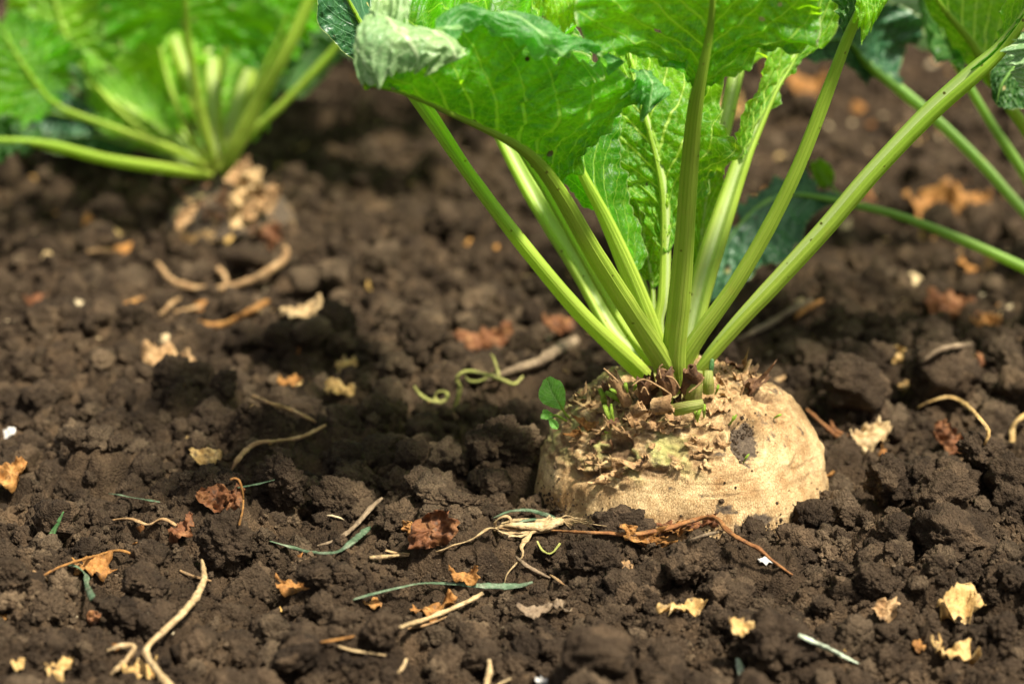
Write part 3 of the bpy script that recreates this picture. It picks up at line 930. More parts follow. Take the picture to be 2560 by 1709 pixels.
# ---- stalks and leaves of the main beet
def leaf(parent, pts, frm, L, R, mat, smat=None, axis=AX, wscale=1.0, bseed=0, groove=.5, blade_kw=None, extra_ad=None, tip_off=0.4, stalk_mat_=None, **kw):
    """pts rows (x, y, Y, width px); blade grows from row frm on"""
    pp = np.array([P(a, b, c) for a, b, c, w in pts])
    ww = np.array([w * px_size(P(a, b, c)) for a, b, c, w in pts]) * wscale
    st, c, A, w = stalk(pp, ww, parent, mat=stalk_mat_, axis=axis, seed=bseed, groove=groove, extra_ad=extra_ad, **kw)
    if L is None: return st, None
    Mp = pp[frm:]
    off = np.zeros_like(Mp)
    for i, q in enumerate(Mp):
        j = np.argmin(((c - q) ** 2).sum(1)); off[i] = A[j] * w[j] * .5 * tip_off
    Lp = [P(*q) for q in L]; Rp = [P(*q) for q in R]
    b = blade(Mp + off, [Mp[0] + off[0]] + Lp, [Mp[0] + off[0]] + Rp, st, mat, seed=bseed, **(blade_kw or {}))
    return st, b

B = beet
# leftmost stalk, blade turned away up and to the left behind the big leaf
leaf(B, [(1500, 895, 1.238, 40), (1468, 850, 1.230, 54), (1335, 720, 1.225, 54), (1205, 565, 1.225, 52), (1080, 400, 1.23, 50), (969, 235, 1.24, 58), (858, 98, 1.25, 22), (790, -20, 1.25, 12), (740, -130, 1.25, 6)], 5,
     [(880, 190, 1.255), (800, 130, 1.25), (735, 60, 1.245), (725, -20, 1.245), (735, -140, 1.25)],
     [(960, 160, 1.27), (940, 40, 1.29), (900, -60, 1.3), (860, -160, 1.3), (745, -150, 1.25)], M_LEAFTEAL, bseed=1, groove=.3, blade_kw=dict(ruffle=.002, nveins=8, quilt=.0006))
# the pale grooved stalk behind it
leaf(B, [(1530, 890, 1.26, 34), (1452, 800, 1.265, 46), (1404, 747, 1.275, 50), (1333, 620, 1.29, 50), (1239, 472, 1.31, 46), (1160, 325, 1.33, 40), (1090, 180, 1.36, 30), (1040, 60, 1.38, 20), (1000, -80, 1.39, 10)], 5,
     [(1090, 260, 1.34), (980, 100, 1.36), (930, 0, 1.38), (930, -120, 1.39), (990, -200, 1.4)],
     [(1200, 220, 1.36), (1230, 80, 1.4), (1200, -60, 1.42), (1120, -160, 1.42), (1010, -200, 1.4)], M_LEAFLIME, bseed=2, groove=1.0, extra_ad=(0, -1.1, 0), blade_kw=dict(ruffle=.006))
leaf(B, [(1535, 890, 1.25, 26), (1462, 790, 1.252, 32), (1404, 700, 1.258, 32), (1340, 588, 1.265, 31), (1262, 450, 1.275, 30), (1190, 330, 1.285, 28), (1120, 180, 1.30, 20), (1080, 20, 1.31, 10)], 5,
     [(1100, 240, 1.29), (1040, 80, 1.30), (1060, -40, 1.31)], [(1220, 180, 1.30), (1200, 20, 1.31), (1100, -60, 1.31)], M_LEAFLIME, bseed=15, groove=.4)
leaf(B, [(1540, 885, 1.268, 16), (1492, 715, 1.285, 20), (1452, 570, 1.30, 18), (1425, 450, 1.31, 15), (1412, 350, 1.32, 10), (1405, 250, 1.33, 5)], 3,
     [(1400, 400, 1.31), (1375, 320, 1.32), (1395, 240, 1.33)], [(1450, 400, 1.31), (1465, 320, 1.32), (1420, 240, 1.33)], M_LEAF, bseed=16, groove=.4)
# stalk of the big arching leaf in front
leaf(B, [(1548, 900, 1.222, 44), (1520, 830, 1.212, 54), (1439, 701, 1.195, 54), (1362, 578, 1.18, 50), (1281, 438, 1.165, 44), (1225, 365, 1.155, 36), (1165, 322, 1.145, 26), (1050, 268, 1.13, 18), (930, 216, 1.115, 12), (838, 196, 1.10, 5)], 4,
     [(1340, 350, 1.165), (1435, 235, 1.160), (1490, 180, 1.155), (1420, 168, 1.150), (1300, 140, 1.135), (1200, 92, 1.125), (1110, 62, 1.115), (1010, 60, 1.105), (920, 110, 1.10), (836, 190, 1.098)],
     [(1290, 330, 1.20), (1330, 130, 1.235), (1330, 10, 1.25), (1260, -60, 1.25), (1150, -60, 1.24), (1050, -40, 1.22), (950, -10, 1.19), (870, 20, 1.15), (838, 110, 1.12), (836, 190, 1.10)], M_LEAF, bseed=3,
     blade_kw=dict(nt=190, ns=56, ruffle=.0065, belly=.08, freq=17, nveins=11, slant=.16, quilt=.0024, holes=.05), groove=.3)
# pale turned over tip of the big leaf
# stalk of the broad leaf behind the middle
leaf(B, [(1540, 890, 1.245, 36), (1509, 800, 1.24, 60), (1446, 631, 1.235, 58), (1390, 501, 1.235, 46), (1335, 395, 1.235, 34), (1300, 310, 1.24, 26), (1275, 200, 1.25, 18), (1265, 60, 1.27, 10)], 2,
     [(1440, 560, 1.24), (1372, 490, 1.245), (1283, 402, 1.25), (1270, 330, 1.26), (1220, 200, 1.27), (1200, 80, 1.28)],
     [(1480, 600, 1.245), (1470, 520, 1.25), (1440, 430, 1.255), (1420, 330, 1.26), (1400, 200, 1.27), (1320, 60, 1.28)], M_LEAF, bseed=4, blade_kw=dict(ruffle=.002, nveins=6, quilt=.0007, ragged=.02), groove=.35)
# centre left thin stalk with the wide veined leaf
leaf(B, [(1550, 895, 1.25, 28), (1513, 755, 1.255, 34), (1522, 683, 1.257, 34), (1527, 578, 1.26, 31), (1525, 455, 1.262, 28), (1509, 367, 1.264, 25), (1480, 263, 1.266, 19), (1455, 180, 1.275, 12), (1440, 90, 1.29, 6)], 3,
     [(1490, 530, 1.262), (1455, 450, 1.265), (1400, 425, 1.265), (1350, 370, 1.265), (1340, 290, 1.268), (1370, 210, 1.275), (1400, 120, 1.285), (1430, 70, 1.29)],
     [(1560, 540, 1.265), (1600, 470, 1.27), (1640, 390, 1.265), (1695, 372, 1.25), (1702, 330, 1.25), (1655, 265, 1.265), (1640, 190, 1.28), (1560, 110, 1.29), (1450, 70, 1.29)], M_LEAFLIME, bseed=5,
     blade_kw=dict(ruffle=.0045, nveins=6.5, slant=.38, belly=.03, nt=170, ns=56, quilt=.0026, ragged=.09, holes=.05), groove=.3)
# young crinkled leaf low in the heart
leaf(B, [(1545, 880, 1.262, 18), (1503, 740, 1.272, 16), (1497, 660, 1.276, 12), (1480, 560, 1.28, 9), (1462, 470, 1.285, 6), (1440, 400, 1.29, 4)], 2,
     [(1465, 620, 1.278), (1420, 540, 1.28), (1392, 460, 1.285), (1380, 400, 1.29), (1430, 385, 1.29)],
     [(1530, 640, 1.282), (1540, 560, 1.285), (1530, 480, 1.29), (1520, 410, 1.295), (1450, 385, 1.29)], M_LEAFLIME, bseed=6,
     blade_kw=dict(ruffle=.004, quilt=.0030, nveins=7, belly=.05, holes=.16, ragged=.10))
# small pale leaf behind the centre stalks
leaf(B, [(1560, 860, 1.285, 14), (1600, 620, 1.30, 12), (1612, 520, 1.305, 9), (1622, 440, 1.31, 6), (1630, 365, 1.315, 4)], 1,
     [(1570, 560, 1.305), (1575, 480, 1.31), (1590, 400, 1.315), (1625, 358, 1.32)], [(1625, 560, 1.305), (1655, 470, 1.31), (1660, 390, 1.315), (1640, 355, 1.32)], M_LEAFLIME, bseed=7, blade_kw=dict(ruffle=.003))
# centre straight stalk carrying the high front leaf
leaf(B, [(1556, 905, 1.222, 40), (1546, 817, 1.212, 52), (1558, 690, 1.20, 50), (1568, 578, 1.19, 45), (1583, 367, 1.17, 40), (1596, 240, 1.155, 36), (1612, 160, 1.147, 25), (1630, 60, 1.14, 17), (1635, -60, 1.13, 12), (1620, -250, 1.13, 5)], 5,
     [(1570, 170, 1.150), (1500, 140, 1.150), (1410, 112, 1.145), (1350, 78, 1.14), (1332, 10, 1.135), (1350, -120, 1.13), (1500, -260, 1.13), (1615, -270, 1.13)],
     [(1640, 190, 1.155), (1700, 150, 1.150), (1780, 120, 1.145), (1850, 105, 1.14), (1874, 55, 1.135), (1850, -60, 1.13), (1760, -230, 1.13), (1625, -270, 1.13)], M_LEAF, bseed=8,
     blade_kw=dict(nt=170, ns=56, ruffle=.0048, belly=.05, nveins=8, slant=.40, quilt=.0026, ragged=.07, holes=.05), groove=.35)
# pale back stalk
leaf(B, [(1565, 870, 1.28, 24), (1587, 571, 1.31, 34), (1617, 472, 1.325, 34), (1645, 367, 1.34, 34), (1690, 165, 1.37, 33), (1720, 40, 1.385, 22), (1740, -150, 1.40, 9)], 4,
     [(1650, 60, 1.38), (1620, -40, 1.39), (1660, -180, 1.40)], [(1800, 100, 1.38), (1830, -40, 1.39), (1780, -180, 1.40)], M_LEAFLIME, bseed=9, groove=1.0, extra_ad=(0, -1.3, 0))
# two part stalk with narrow wings
leaf(B, [(1570, 890, 1.255, 36), (1584, 771, 1.262, 50), (1605, 670, 1.27, 54), (1632, 578, 1.275, 54), (1672, 455, 1.285, 48), (1702, 367, 1.29, 42), (1726, 310, 1.295, 36), (1775, 205, 1.305, 24), (1822, 128, 1.315, 16), (1860, 20, 1.325, 10), (1880, -140, 1.33, 6)], 5,
     [(1692, 330, 1.285), (1708, 270, 1.28), (1735, 200, 1.285), (1752, 130, 1.29), (1765, 60, 1.30), (1780, -60, 1.31), (1860, -180, 1.33)],
     [(1722, 320, 1.30), (1785, 215, 1.31), (1850, 128, 1.315), (1905, 95, 1.32), (1926, 45, 1.325), (1930, -60, 1.33), (1890, -180, 1.335)], M_LEAFLIME, bseed=10, groove=.95, extra_ad=(0, -1.2, 0),
     blade_kw=dict(ruffle=.0030, nveins=8))
# right straight stalk
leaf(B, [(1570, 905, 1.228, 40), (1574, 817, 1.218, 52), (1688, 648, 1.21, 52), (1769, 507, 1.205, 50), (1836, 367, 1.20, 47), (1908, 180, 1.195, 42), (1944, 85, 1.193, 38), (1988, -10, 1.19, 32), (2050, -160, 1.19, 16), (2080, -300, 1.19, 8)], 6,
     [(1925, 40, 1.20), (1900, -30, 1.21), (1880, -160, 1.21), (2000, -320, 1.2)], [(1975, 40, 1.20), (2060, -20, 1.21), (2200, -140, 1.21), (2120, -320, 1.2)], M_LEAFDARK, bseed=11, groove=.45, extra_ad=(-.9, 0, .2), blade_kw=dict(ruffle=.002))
# rightmost long stalk
leaf(B, [(1582, 908, 1.236, 34), (1605, 845, 1.230, 48), (1685, 747, 1.225, 52), (1790, 634, 1.22, 54), (1896, 518, 1.215, 56), (2001, 395, 1.21, 54), (2130, 260, 1.205, 56), (2233, 168, 1.20, 58), (2298, 108, 1.197, 44), (2360, 20, 1.19, 26), (2430, -120, 1.19, 12)], 7,
     [(2262, 128, 1.205), (2292, 60, 1.205), (2310, 0, 1.205), (2330, -60, 1.2), (2420, -200, 1.19)],
     [(2290, 130, 1.197), (2350, 75, 1.19), (2420, 20, 1.185), (2480, -160, 1.19)], M_LEAF, bseed=12, groove=.8, extra_ad=(-.2, -.9, .4), blade_kw=dict(ruffle=.001, quilt=.0005, ragged=.02))

# curled pieces of leaf margin, the pale ones coloured like sky sheen
def fold(parent, edge_a, edge_b, mat, seed, nt=70, ns=14, bulge=.006, name='leaf_fold', ruffle=.003):
    A_ = curve([P(*q) for q in edge_a], nt); B_ = curve([P(*q) for q in edge_b], nt)
    s = np.linspace(0, 1, ns * 2)[None, :, None]
    G = A_[:, None] * (1 - s) + B_[:, None] * s
    N = unit(np.cross(np.gradient(G, axis=0), np.gradient(G, axis=1)))
    N = N * np.where((N[..., 1:2]) > 0, -1, 1)
    t = np.linspace(0, 1, nt)[:, None]
    d = bulge * np.sin(math.pi * s[..., 0]) + ruffle * s[..., 0] ** 2 * (vnoise2(t * 7 + seed, s[..., 0] * 1.5, 401) + .4 * vnoise2(t * 17 + seed, s[..., 0] * 3, 402)) + .0012 * fbm2(t * 9 + seed, s[..., 0] * 6, 4, 403) + .0007 * fbm2(t * 28 + seed, s[..., 0] * 14, 2, 405)
    G = G + N * d[..., None]
    G = G + unit(B_ - A_)[:, None] * (s ** 2) * (.0040 * fbm2(t * 12 + seed, t * 0, 3, 404))[..., None]
    uv = np.stack(np.broadcast_arrays(t, s[..., 0] * .96 + .03), -1).reshape(-1, 2)
    return mesh_obj(name, G.reshape(-1, 3), grid_faces(nt, ns * 2), mat, parent, uv=uv)
big = [o for o in beet.children if o.name.startswith('leaf_stalk')][4]
fold(big, [(850, 20, 1.105), (900, 45, 1.10), (960, 62, 1.10), (1020, 75, 1.105), (1045, 100, 1.11)],
          [(832, 196, 1.09), (865, 192, 1.085), (915, 178, 1.085), (960, 170, 1.09), (1000, 140, 1.10)], M_LEAFPALE, 3, bulge=.010)
fold(big, [(845, -40, 1.12), (900, -50, 1.12), (950, -40, 1.12)], [(850, 20, 1.10), (890, 55, 1.10), (935, 60, 1.10)], M_LEAFPALE, 4)
fold(big, [(1000, 48, 1.112), (1060, 20, 1.115), (1120, 30, 1.118), (1190, 26, 1.12), (1250, 48, 1.125), (1300, 84, 1.13), (1350, 96, 1.14), (1405, 150, 1.15)],
          [(1010, 108, 1.10), (1060, 60, 1.105), (1110, 72, 1.11), (1170, 104, 1.11), (1212, 136, 1.112), (1262, 142, 1.118), (1302, 118, 1.125), (1405, 168, 1.145)], M_LEAFMARGIN, 5, nt=150, ruffle=.007, bulge=.005)
fold(big, [(1450, 170, 1.15), (1480, 160, 1.15), (1505, 180, 1.15), (1512, 215, 1.15)],
          [(1435, 215, 1.14), (1450, 245, 1.14), (1480, 262, 1.14), (1505, 235, 1.145)], M_LEAFMARGIN, 6, ruffle=.005, bulge=.008)
cen = [o for o in beet.children if o.name.startswith('leaf_stalk')][9]
fold(cen, [(1215, -40, 1.16), (1260, -50, 1.16), (1310, -40, 1.16), (1345, -20, 1.16)],
          [(1220, 15, 1.15), (1262, 68, 1.15), (1300, 72, 1.15), (1335, 45, 1.15)], M_LEAFLIME, 8)
rs_ = [o for o in beet.children if o.name.startswith('leaf_stalk')][12]
fold(rs_, [(1960, -40, 1.19), (2010, -30, 1.19), (2050, -20, 1.19)], [(1952, 60, 1.18), (1985, 82, 1.18), (2020, 30, 1.185)], M_LEAFLIME, 9)
rl_ = [o for o in beet.children if o.name.startswith('leaf_stalk')][13]
fold(rl_, [(2380, 40, 1.18), (2390, 130, 1.18), (2390, 210, 1.18)], [(2325, 80, 1.17), (2310, 130, 1.17), (2340, 200, 1.175)], M_LEAFPALE, 10)

# ---- crown: dead stubs, husks, buds
def stub(x, y, dx, dy, w, mat, Y, parent=beet, seed=0, name='dead_stalk_stub', dY=-.004, fray=1.0):
    """dry cut off stalk base from (x,y) to (x+dx,y+dy), hollow and frayed at the end"""
    a = P(x, y, Y); b = P(x + dx, y + dy, Y + dY)
    s = px_size(a); n, seg = 16, 22
    c = curve([(*a, w * s * .55), (*(a * .5 + b * .5 + np.array([0, -.001, 0])), w * s * .5), (*b, w * s * .56)], n)
    r = c[:, 3]; c = c[:, :3]
    T, A, Bv = frames(c, (0.1, -1, .2))
    th = np.linspace(0, 2 * math.pi, seg, endpoint=False)
    t = np.linspace(0, 1, n)
    rad = .80 * r[:, None] * (1 + .16 * vnoise2(th[None] * 2.2 + seed * 3.3, t[:, None] * 2, 501) + .08 * np.cos(9 * th)[None] + .25 * t[:, None] ** 4 * vnoise2(th[None] * 5 + seed, t[:, None] * 0, 502))
    ext = fray * .16 * np.linalg.norm(b - a) * (vnoise2(th * 1.3 + seed * 5, th * 0, 503) + .5 * vnoise2(th * 4 + seed * 5, th * 0, 504) + .3 * vnoise2(th * 9 + seed * 5, th * 0, 505)) 
    G = c[:, None] + (Bv[:, None] * np.cos(th)[None, :, None] + A[:, None] * (.7 * np.sin(th))[None, :, None]) * rad[..., None]
    G = G + T[:, None] * (ext[None] * t[:, None] ** 3)[..., None]
    inner = G[::-1][: n - 3] * 1.0
    cin = c[::-1][: n - 3]
    inner = cin[:, None] + (inner - cin[:, None]) * .78 + T[::-1][: n - 3][:, None] * 0
    V = np.vstack([G.reshape(-1, 3), inner.reshape(-1, 3)])
    return mesh_obj(name, V, grid_faces(n + n - 3, seg, True), mat, parent)

STUBS = [ # x, y, dx, dy, width, material, Y
 (1540, 900, -18, -48, 46, M_BROWN, 1.207), (1590, 915, 6, -66, 40, M_STALK, 1.208), (1625, 900, 0, -50, 26, M_STALK, 1.21), (1575, 898, 8, -46, 34, M_BROWN, 1.208),
 (1600, 870, -20, -26, 34, M_BROWN, 1.205), (1500, 930, 40, -6, 44, M_TAN, 1.195), (1545, 940, 66, -14, 34, M_STALK, 1.196),
 (1440, 925, -34, -62, 32, M_TAN, 1.215), (1480, 920, -6, -48, 36, M_BROWN, 1.21), (1465, 905, 30, -30, 30, M_TAN, 1.212),
 (1425, 905, -20, -28, 20, M_BROWN, 1.222), (1500, 900, -14, -42, 30, M_BROWN, 1.22), (1655, 895, 8, -24, 20, M_TAN, 1.235),
 (1700, 885, 22, -14, 20, M_TAN, 1.25), (1640, 885, 10, -24, 18, M_TAN, 1.235), (1400, 905, -14, -24, 18, M_BROWN, 1.225),
 (1455, 945, 20, -14, 34, M_TAN, 1.20), (1520, 880, 12, -34, 30, M_BROWN, 1.212)]
for i, (x, y, dx, dy, w, mt, Y) in enumerate(STUBS):
    if mt is M_STALK:
        pp = [P(x, y, Y), P(x + dx * .5, y + dy * .5, Y - .002), P(x + dx, y + dy, Y)]
        s = px_size(pp[0])
        stalk(pp, [w * s, w * s * .95, w * s * .8], beet, mat=M_OLDSTALK, axis=AX, n=24, seg=26, seed=i, name='stalk_base')
    else:
        stub(x, y, dx, dy, w, mt, Y, seed=i)

# husks and peeling scraps lying on the rough crown
rs = np.random.default_rng(3)
HUSKS = [(1340, 960, 60, M_OCHRE), (1315, 985, 34, M_OCHRE), (1372, 935, 44, M_TAN), (1400, 905, 36, M_BROWN), (1640, 930, 60, M_TAN), (1612, 905, 44, M_TAN),
         (1700, 862, 52, M_TAN), (1722, 880, 62, M_BROWN), (1712, 850, 56, M_TAN), (1735, 872, 40, M_TAN), (1690, 838, 44, M_BROWN), (1668, 845, 34, M_TAN), (1752, 868, 30, M_BROWN),
         (1430, 990, 40, M_TAN), (1395, 1015, 34, M_BROWN), (1380, 990, 40, M_TAN), (1362, 1000, 34, M_BROWN), (1455, 955, 54, M_TAN), (1500, 965, 50, M_TAN), (1420, 950, 40, M_BROWN),
         (1560, 950, 46, M_TAN), (1530, 975, 40, M_TAN), (1590, 930, 40, M_BROWN), (1535, 925, 56, M_BROWN), (1480, 935, 44, M_BROWN), (1600, 960, 34, M_TAN), (1350, 1035, 22, M_TAN),
         (1460, 1070, 50, M_TAN), (1400, 1075, 60, M_TAN), (1645, 965, 30, M_TAN), (1675, 900, 34, M_TAN), (1610, 1015, 26, M_TAN), (1655, 1005, 30, M_TAN)]
for i, (x, y, s_, mt) in enumerate(HUSKS):
    p = on_root(x, y); n = root_normal(p) + rs.normal(size=3) * .22
    dry_leaf('husk', p + unit(n) * .0002, n, s_ * px_size(p) * .72, mt, beet, aspect=2.2 + rs.random(), ang=rs.random() * 1.2 - .6 + (0 if y > 880 else .6), curl=.9, jag=.35, seed=i + 1, lift=.4)
for i in range(105):
    x = rs.uniform(1290, 1800); y = rs.uniform(890, 1075)
    if abs(x - 1712) < 45 and abs(y - 1012) < 60: continue
    if x > 1640 and (y > 905 or i % 2): continue
    p = on_root(x, y)
    if project(p[None])[1][0] > y + 14: continue
    n = root_normal(p) + rs.normal(size=3) * .2
    dry_leaf('husk', p + unit(n) * .0001, n, (10 + 16 * rs.random()) * px_size(p), [M_TAN, M_BEETHUSK, M_TAN, M_BEETHUSK, M_BROWN][i % 5], beet, aspect=1.6 + 1.6 * rs.random(), ang=rs.normal() * .5, curl=1.0, jag=.35, seed=i + 130, lift=.5)
# thin dry fibres
FIB = [((1450, 885), (1475, 870), (1510, 885), (1540, 905)), ((1516, 868), (1512, 845), (1520, 835)), ((1410, 938), (1440, 932), (1480, 930)), ((1488, 905), (1478, 888), (1470, 900)),
       ((1528, 862), (1545, 868), (1560, 890)), ((1580, 900), (1605, 880), (1615, 865)), ((1385, 845), (1400, 858), (1418, 875)), ((1385, 960), (1400, 985), (1412, 1010)), ((1350, 1040), (1362, 1065), (1368, 1085), (1385, 1083)),
       ((1515, 950), (1540, 965), (1570, 968)), ((1655, 868), (1668, 895), (1670, 920)), ((1700, 855), (1706, 885), (1700, 905))]
for i, f in enumerate(FIB):
    q = []
    for k, (x, y) in enumerate(f):
        p = on_root(x, y) if y > 915 or i in (7, 8) else P(x, y, 1.20 if x < 1640 else 1.225)
        if y > 915: p = p + root_normal(p) * .0015
        q.append((*p, .00045))
    tube('dry_fibre', q, M_TAN, beet, seg=6, seed=i)

def bud(x, y, dx, dy, w, Y=None, seed=0, parent=None, mat=None, name='green_bud'):
    """small new leaf: a slim folded blade"""
    parent = parent or beet
    a = on_root(x, y) if Y is None else P(x, y, Y)
    b = P(x + dx, y + dy, a[1] - .002)
    s = px_size(a)
    m1 = a * .5 + b * .5 + np.array([.0004 * math.sin(seed), -.0012, .0006])
    tube(name, [(*a, w * s * .22), (*m1, w * s * .5), (*(b * .85 + m1 * .15), w * s * .38), (*b, w * s * .05)], mat or M_BUD, parent, up=(.2, -1, .3), flat=.4, n=22, seg=10, seed=seed)
BUDS = [(1385, 925, -10, -34, 11), (1372, 925, 6, -12, 8), (1418, 918, -30, -20, 13), (1420, 905, -22, -14, 8), (1398, 960, -14, -32, 9), (1408, 955, -6, -30, 8), (1405, 950, -18, -24, 7), (1527, 925, 4, -30, 10), (1534, 922, -2, -30, 8),
        (1520, 925, -14, 3, 8), (1506, 930, -8, -18, 7), (1600, 955, 8, -22, 9), (1612, 950, 4, -24, 8), (1595, 950, -4, -16, 7), (1686, 968, 4, -18, 6), (1690, 966, -8, -14, 5), (1787, 956, 6, -6, 6),
        (1715, 1050, 4, -10, 5), (1440, 900, -6, -24, 9), (1455, 898, 2, -22, 8), (1375, 985, 14, 8, 9), (1640, 905, 8, -24, 7)]
for i, b_ in enumerate(BUDS):
    bud(*b_, Y=(1.212 if b_[1] < 912 else None), seed=i)
bud(1630, 868, 4, -46, 11, Y=1.222, seed=31, mat=M_BLADE)
# two leaved side shoot on the left shoulder
sh_a = on_root(1318, 965)
def small_leaf(stem, wid, seed, mat):
    q = [P(x, y, Y) for x, y, Y in stem]
    s = px_size(q[0])
    st = tube('shoot_stalk', [(*q[0], 3.2 * s), (*q[1], 2.6 * s), (*q[-1], 1.0 * s)], M_BUD, beet, seg=8)
    M_ = q[1:]
    T = unit(M_[-1] - M_[0]); S = unit(np.cross(T, np.array([0.1, -1, .2])))
    prof = [.06, .62, 1.0, .95, .30]
    Mc = curve(M_, 5)
    L_ = [Mc[i] + S * wid * s * prof[i] + np.array([0, -.0015 * prof[i], 0]) for i in range(5)]
    R_ = [Mc[i] - S * wid * s * prof[i] + np.array([0, -.0015 * prof[i], 0]) for i in range(5)]
    blade(M_, L_, R_, st, mat, name='shoot_leaf', nt=44, ns=14, ruffle=.0004, quilt=.0001, ragged=.015, seed=seed, nveins=6)
M_SHOOT = leaf_mat('shoot_leaf_green', (.17, .50, .07), (.22, .58, .10), (.44, .66, .24), (.32, .9, .08), .4, .4, spots=0)
small_leaf([(1306, 958, 1.225), (1292, 940, 1.222), (1266, 900, 1.218), (1254, 866, 1.216)], 30, 1, M_SHOOT)
small_leaf([(1300, 965, 1.225), (1272, 952, 1.222), (1248, 948, 1.218), (1240, 955, 1.216)], 11, 2, M_SHOOT)
small_leaf([(1256, 950, 1.222), (1258, 955, 1.221), (1272, 972, 1.218), (1280, 982, 1.217)], 9, 3, M_SHOOT)

# ------------------------------------------------------------------ the beet of the far row, left
fx, fy = P(500, 420, 1.80)[0], 1.80
beet2 = empty('sugar_beet', (fx, fy, 0), 'blurred smaller sugar beet behind at the left with a tan root and spread green leaves', 'sugar beet')
fz = P(500, 425, 1.8)[2]
root_mesh(fx + .008, fy + .01, fz - .064 * .66 + .002, .66, PROF, beet2, M_BEETFAR, nth=140, ns=90, seed=4, detail=False)
for i in range(22):
    x, y = 400 + rs.random() * 240, 410 + rs.random() * 110
    p = P(x, y, 1.75 + .03 * rs.random())
    dry_leaf('husk', p, (rs.normal() * .6, -1, .6), (12 + 20 * rs.random()) * px_size(p), [M_TAN, M_BROWN, M_BEETHUSK, M_BROWN][i % 4] if x > 520 or i % 3 == 0 else M_BROWN, beet2, seed=60 + i, aspect=3.5, ang=rs.normal() * .8 + 1.0)
for x, y, s_ in ((562, 430, 70), (590, 470, 64), (560, 485, 80), (548, 400, 50), (425, 500, 50), (610, 455, 44)):
    p = P(x, y, 1.735)
    dry_leaf('husk', p, (.2, -1, .5), s_ * px_size(p), M_BEETHUSK if s_ > 66 else M_TAN, beet2, seed=x, aspect=2.2, ang=1.2)
AX2 = (fx, fy, 0)
def L2(pts, frm, L, R, mat, seed, **kw):
    bk = dict(nt=80, ns=26, ruffle=.008, quilt=.002); bk.update(kw.pop('blade_kw', {}))
    kw.setdefault('wscale', .72)
    return leaf(beet2, pts, frm, L, R, mat, axis=AX2, bseed=seed, blade_kw=bk, n=60, seg=24, **kw)
L2([(480, 400, 1.78, 34), (395, 388, 1.73, 44), (250, 366, 1.70, 44), (110, 332, 1.68, 44), (0, 322, 1.66, 36), (-120, 330, 1.64, 16)], 3,
   [(60, 300, 1.68), (0, 260, 1.66), (-120, 300, 1.64)], [(40, 350, 1.66), (-40, 380, 1.65), (-130, 340, 1.64)], M_LEAFDARK, 21)
L2([(480, 385, 1.79, 26), (400, 345, 1.77, 36), (280, 300, 1.76, 32), (130, 240, 1.75, 28), (60, 160, 1.74, 18), (0, 60, 1.74, 8)], 3,
   [(90, 280, 1.73), (10, 310, 1.72), (-60, 240, 1.72), (-60, 100, 1.72), (-10, 20, 1.74)], [(150, 200, 1.76), (170, 130, 1.76), (130, 60, 1.76), (20, 20, 1.75)], M_LEAF, 22)
L2([(480, 380, 1.80, 26), (370, 330, 1.79, 34), (260, 240, 1.79, 30), (175, 130, 1.79, 24), (130, 20, 1.79, 12), (110, -100, 1.79, 6)], 3,
   [(130, 120, 1.78), (40, 60, 1.78), (20, -40, 1.78), (90, -120, 1.79)], [(230, 160, 1.78), (290, 100, 1.78), (280, -10, 1.78), (130, -120, 1.79)], M_LEAFLIME, 23)
L2([(485, 385, 1.83, 22), (400, 320, 1.86, 28), (300, 250, 1.88, 26), (200, 190, 1.90, 14)], 1,
   [(380, 350, 1.86), (280, 320, 1.88), (190, 260, 1.90)], [(420, 260, 1.88), (330, 180, 1.90), (210, 160, 1.9)], M_LEAFLIME, 24)
L2([(488, 385, 1.80, 22), (460, 350, 1.79, 28), (405, 240, 1.79, 26), (372, 130, 1.80, 22), (350, 20, 1.8, 12), (340, -120, 1.8, 6)], 2,
   [(350, 200, 1.82), (270, 120, 1.83), (230, 20, 1.83), (320, -120, 1.82)], [(440, 200, 1.82), (470, 100, 1.83), (450, 0, 1.83), (360, -130, 1.82)], M_LEAFLIME, 25)
L2([(495, 390, 1.76, 28), (480, 330, 1.75, 28), (452, 210, 1.74, 26), (430, 80, 1.73, 22), (424, -20, 1.72, 16), (420, -160, 1.72, 6)], 3,
   [(370, 70, 1.74), (290, 100, 1.74), (220, 40, 1.74), (250, -80, 1.73), (410, -180, 1.72)], [(480, 110, 1.74), (570, 120, 1.75), (640, 60, 1.75), (600, -80, 1.74), (430, -180, 1.72)], M_LEAF, 26)
L2([(520, 400, 1.76, 38), (535, 350, 1.75, 54), (590, 240, 1.74, 52), (655, 120, 1.73, 50), (715, -10, 1.73, 46), (770, -140, 1.73, 20)], 4,
   [(640, 30, 1.74), (560, -60, 1.74), (700, -200, 1.73)], [(760, 40, 1.74), (850, -60, 1.74), (800, -200, 1.73)], M_LEAF, 27)
L2([(525, 395, 1.79, 30), (560, 320, 1.80, 40), (650, 235, 1.80, 40), (765, 112, 1.80, 38), (840, 10, 1.80, 22), (900, -120, 1.80, 8)], 3,
   [(730, 80, 1.81), (700, -30, 1.82), (840, -150, 1.81)], [(830, 130, 1.81), (900, 60, 1.82), (930, -100, 1.81)], M_LEAFDARK, 28)
L2([(510, 385, 1.82, 20), (500, 300, 1.86, 22), (490, 180, 1.88, 18), (480, 60, 1.9, 8)], 1,
   [(470, 340, 1.86), (420, 240, 1.88), (400, 120, 1.9), (450, 30, 1.9)], [(540, 340, 1.86), (600, 240, 1.88), (610, 120, 1.9), (520, 30, 1.9)], M_LEAFLIME, 29)
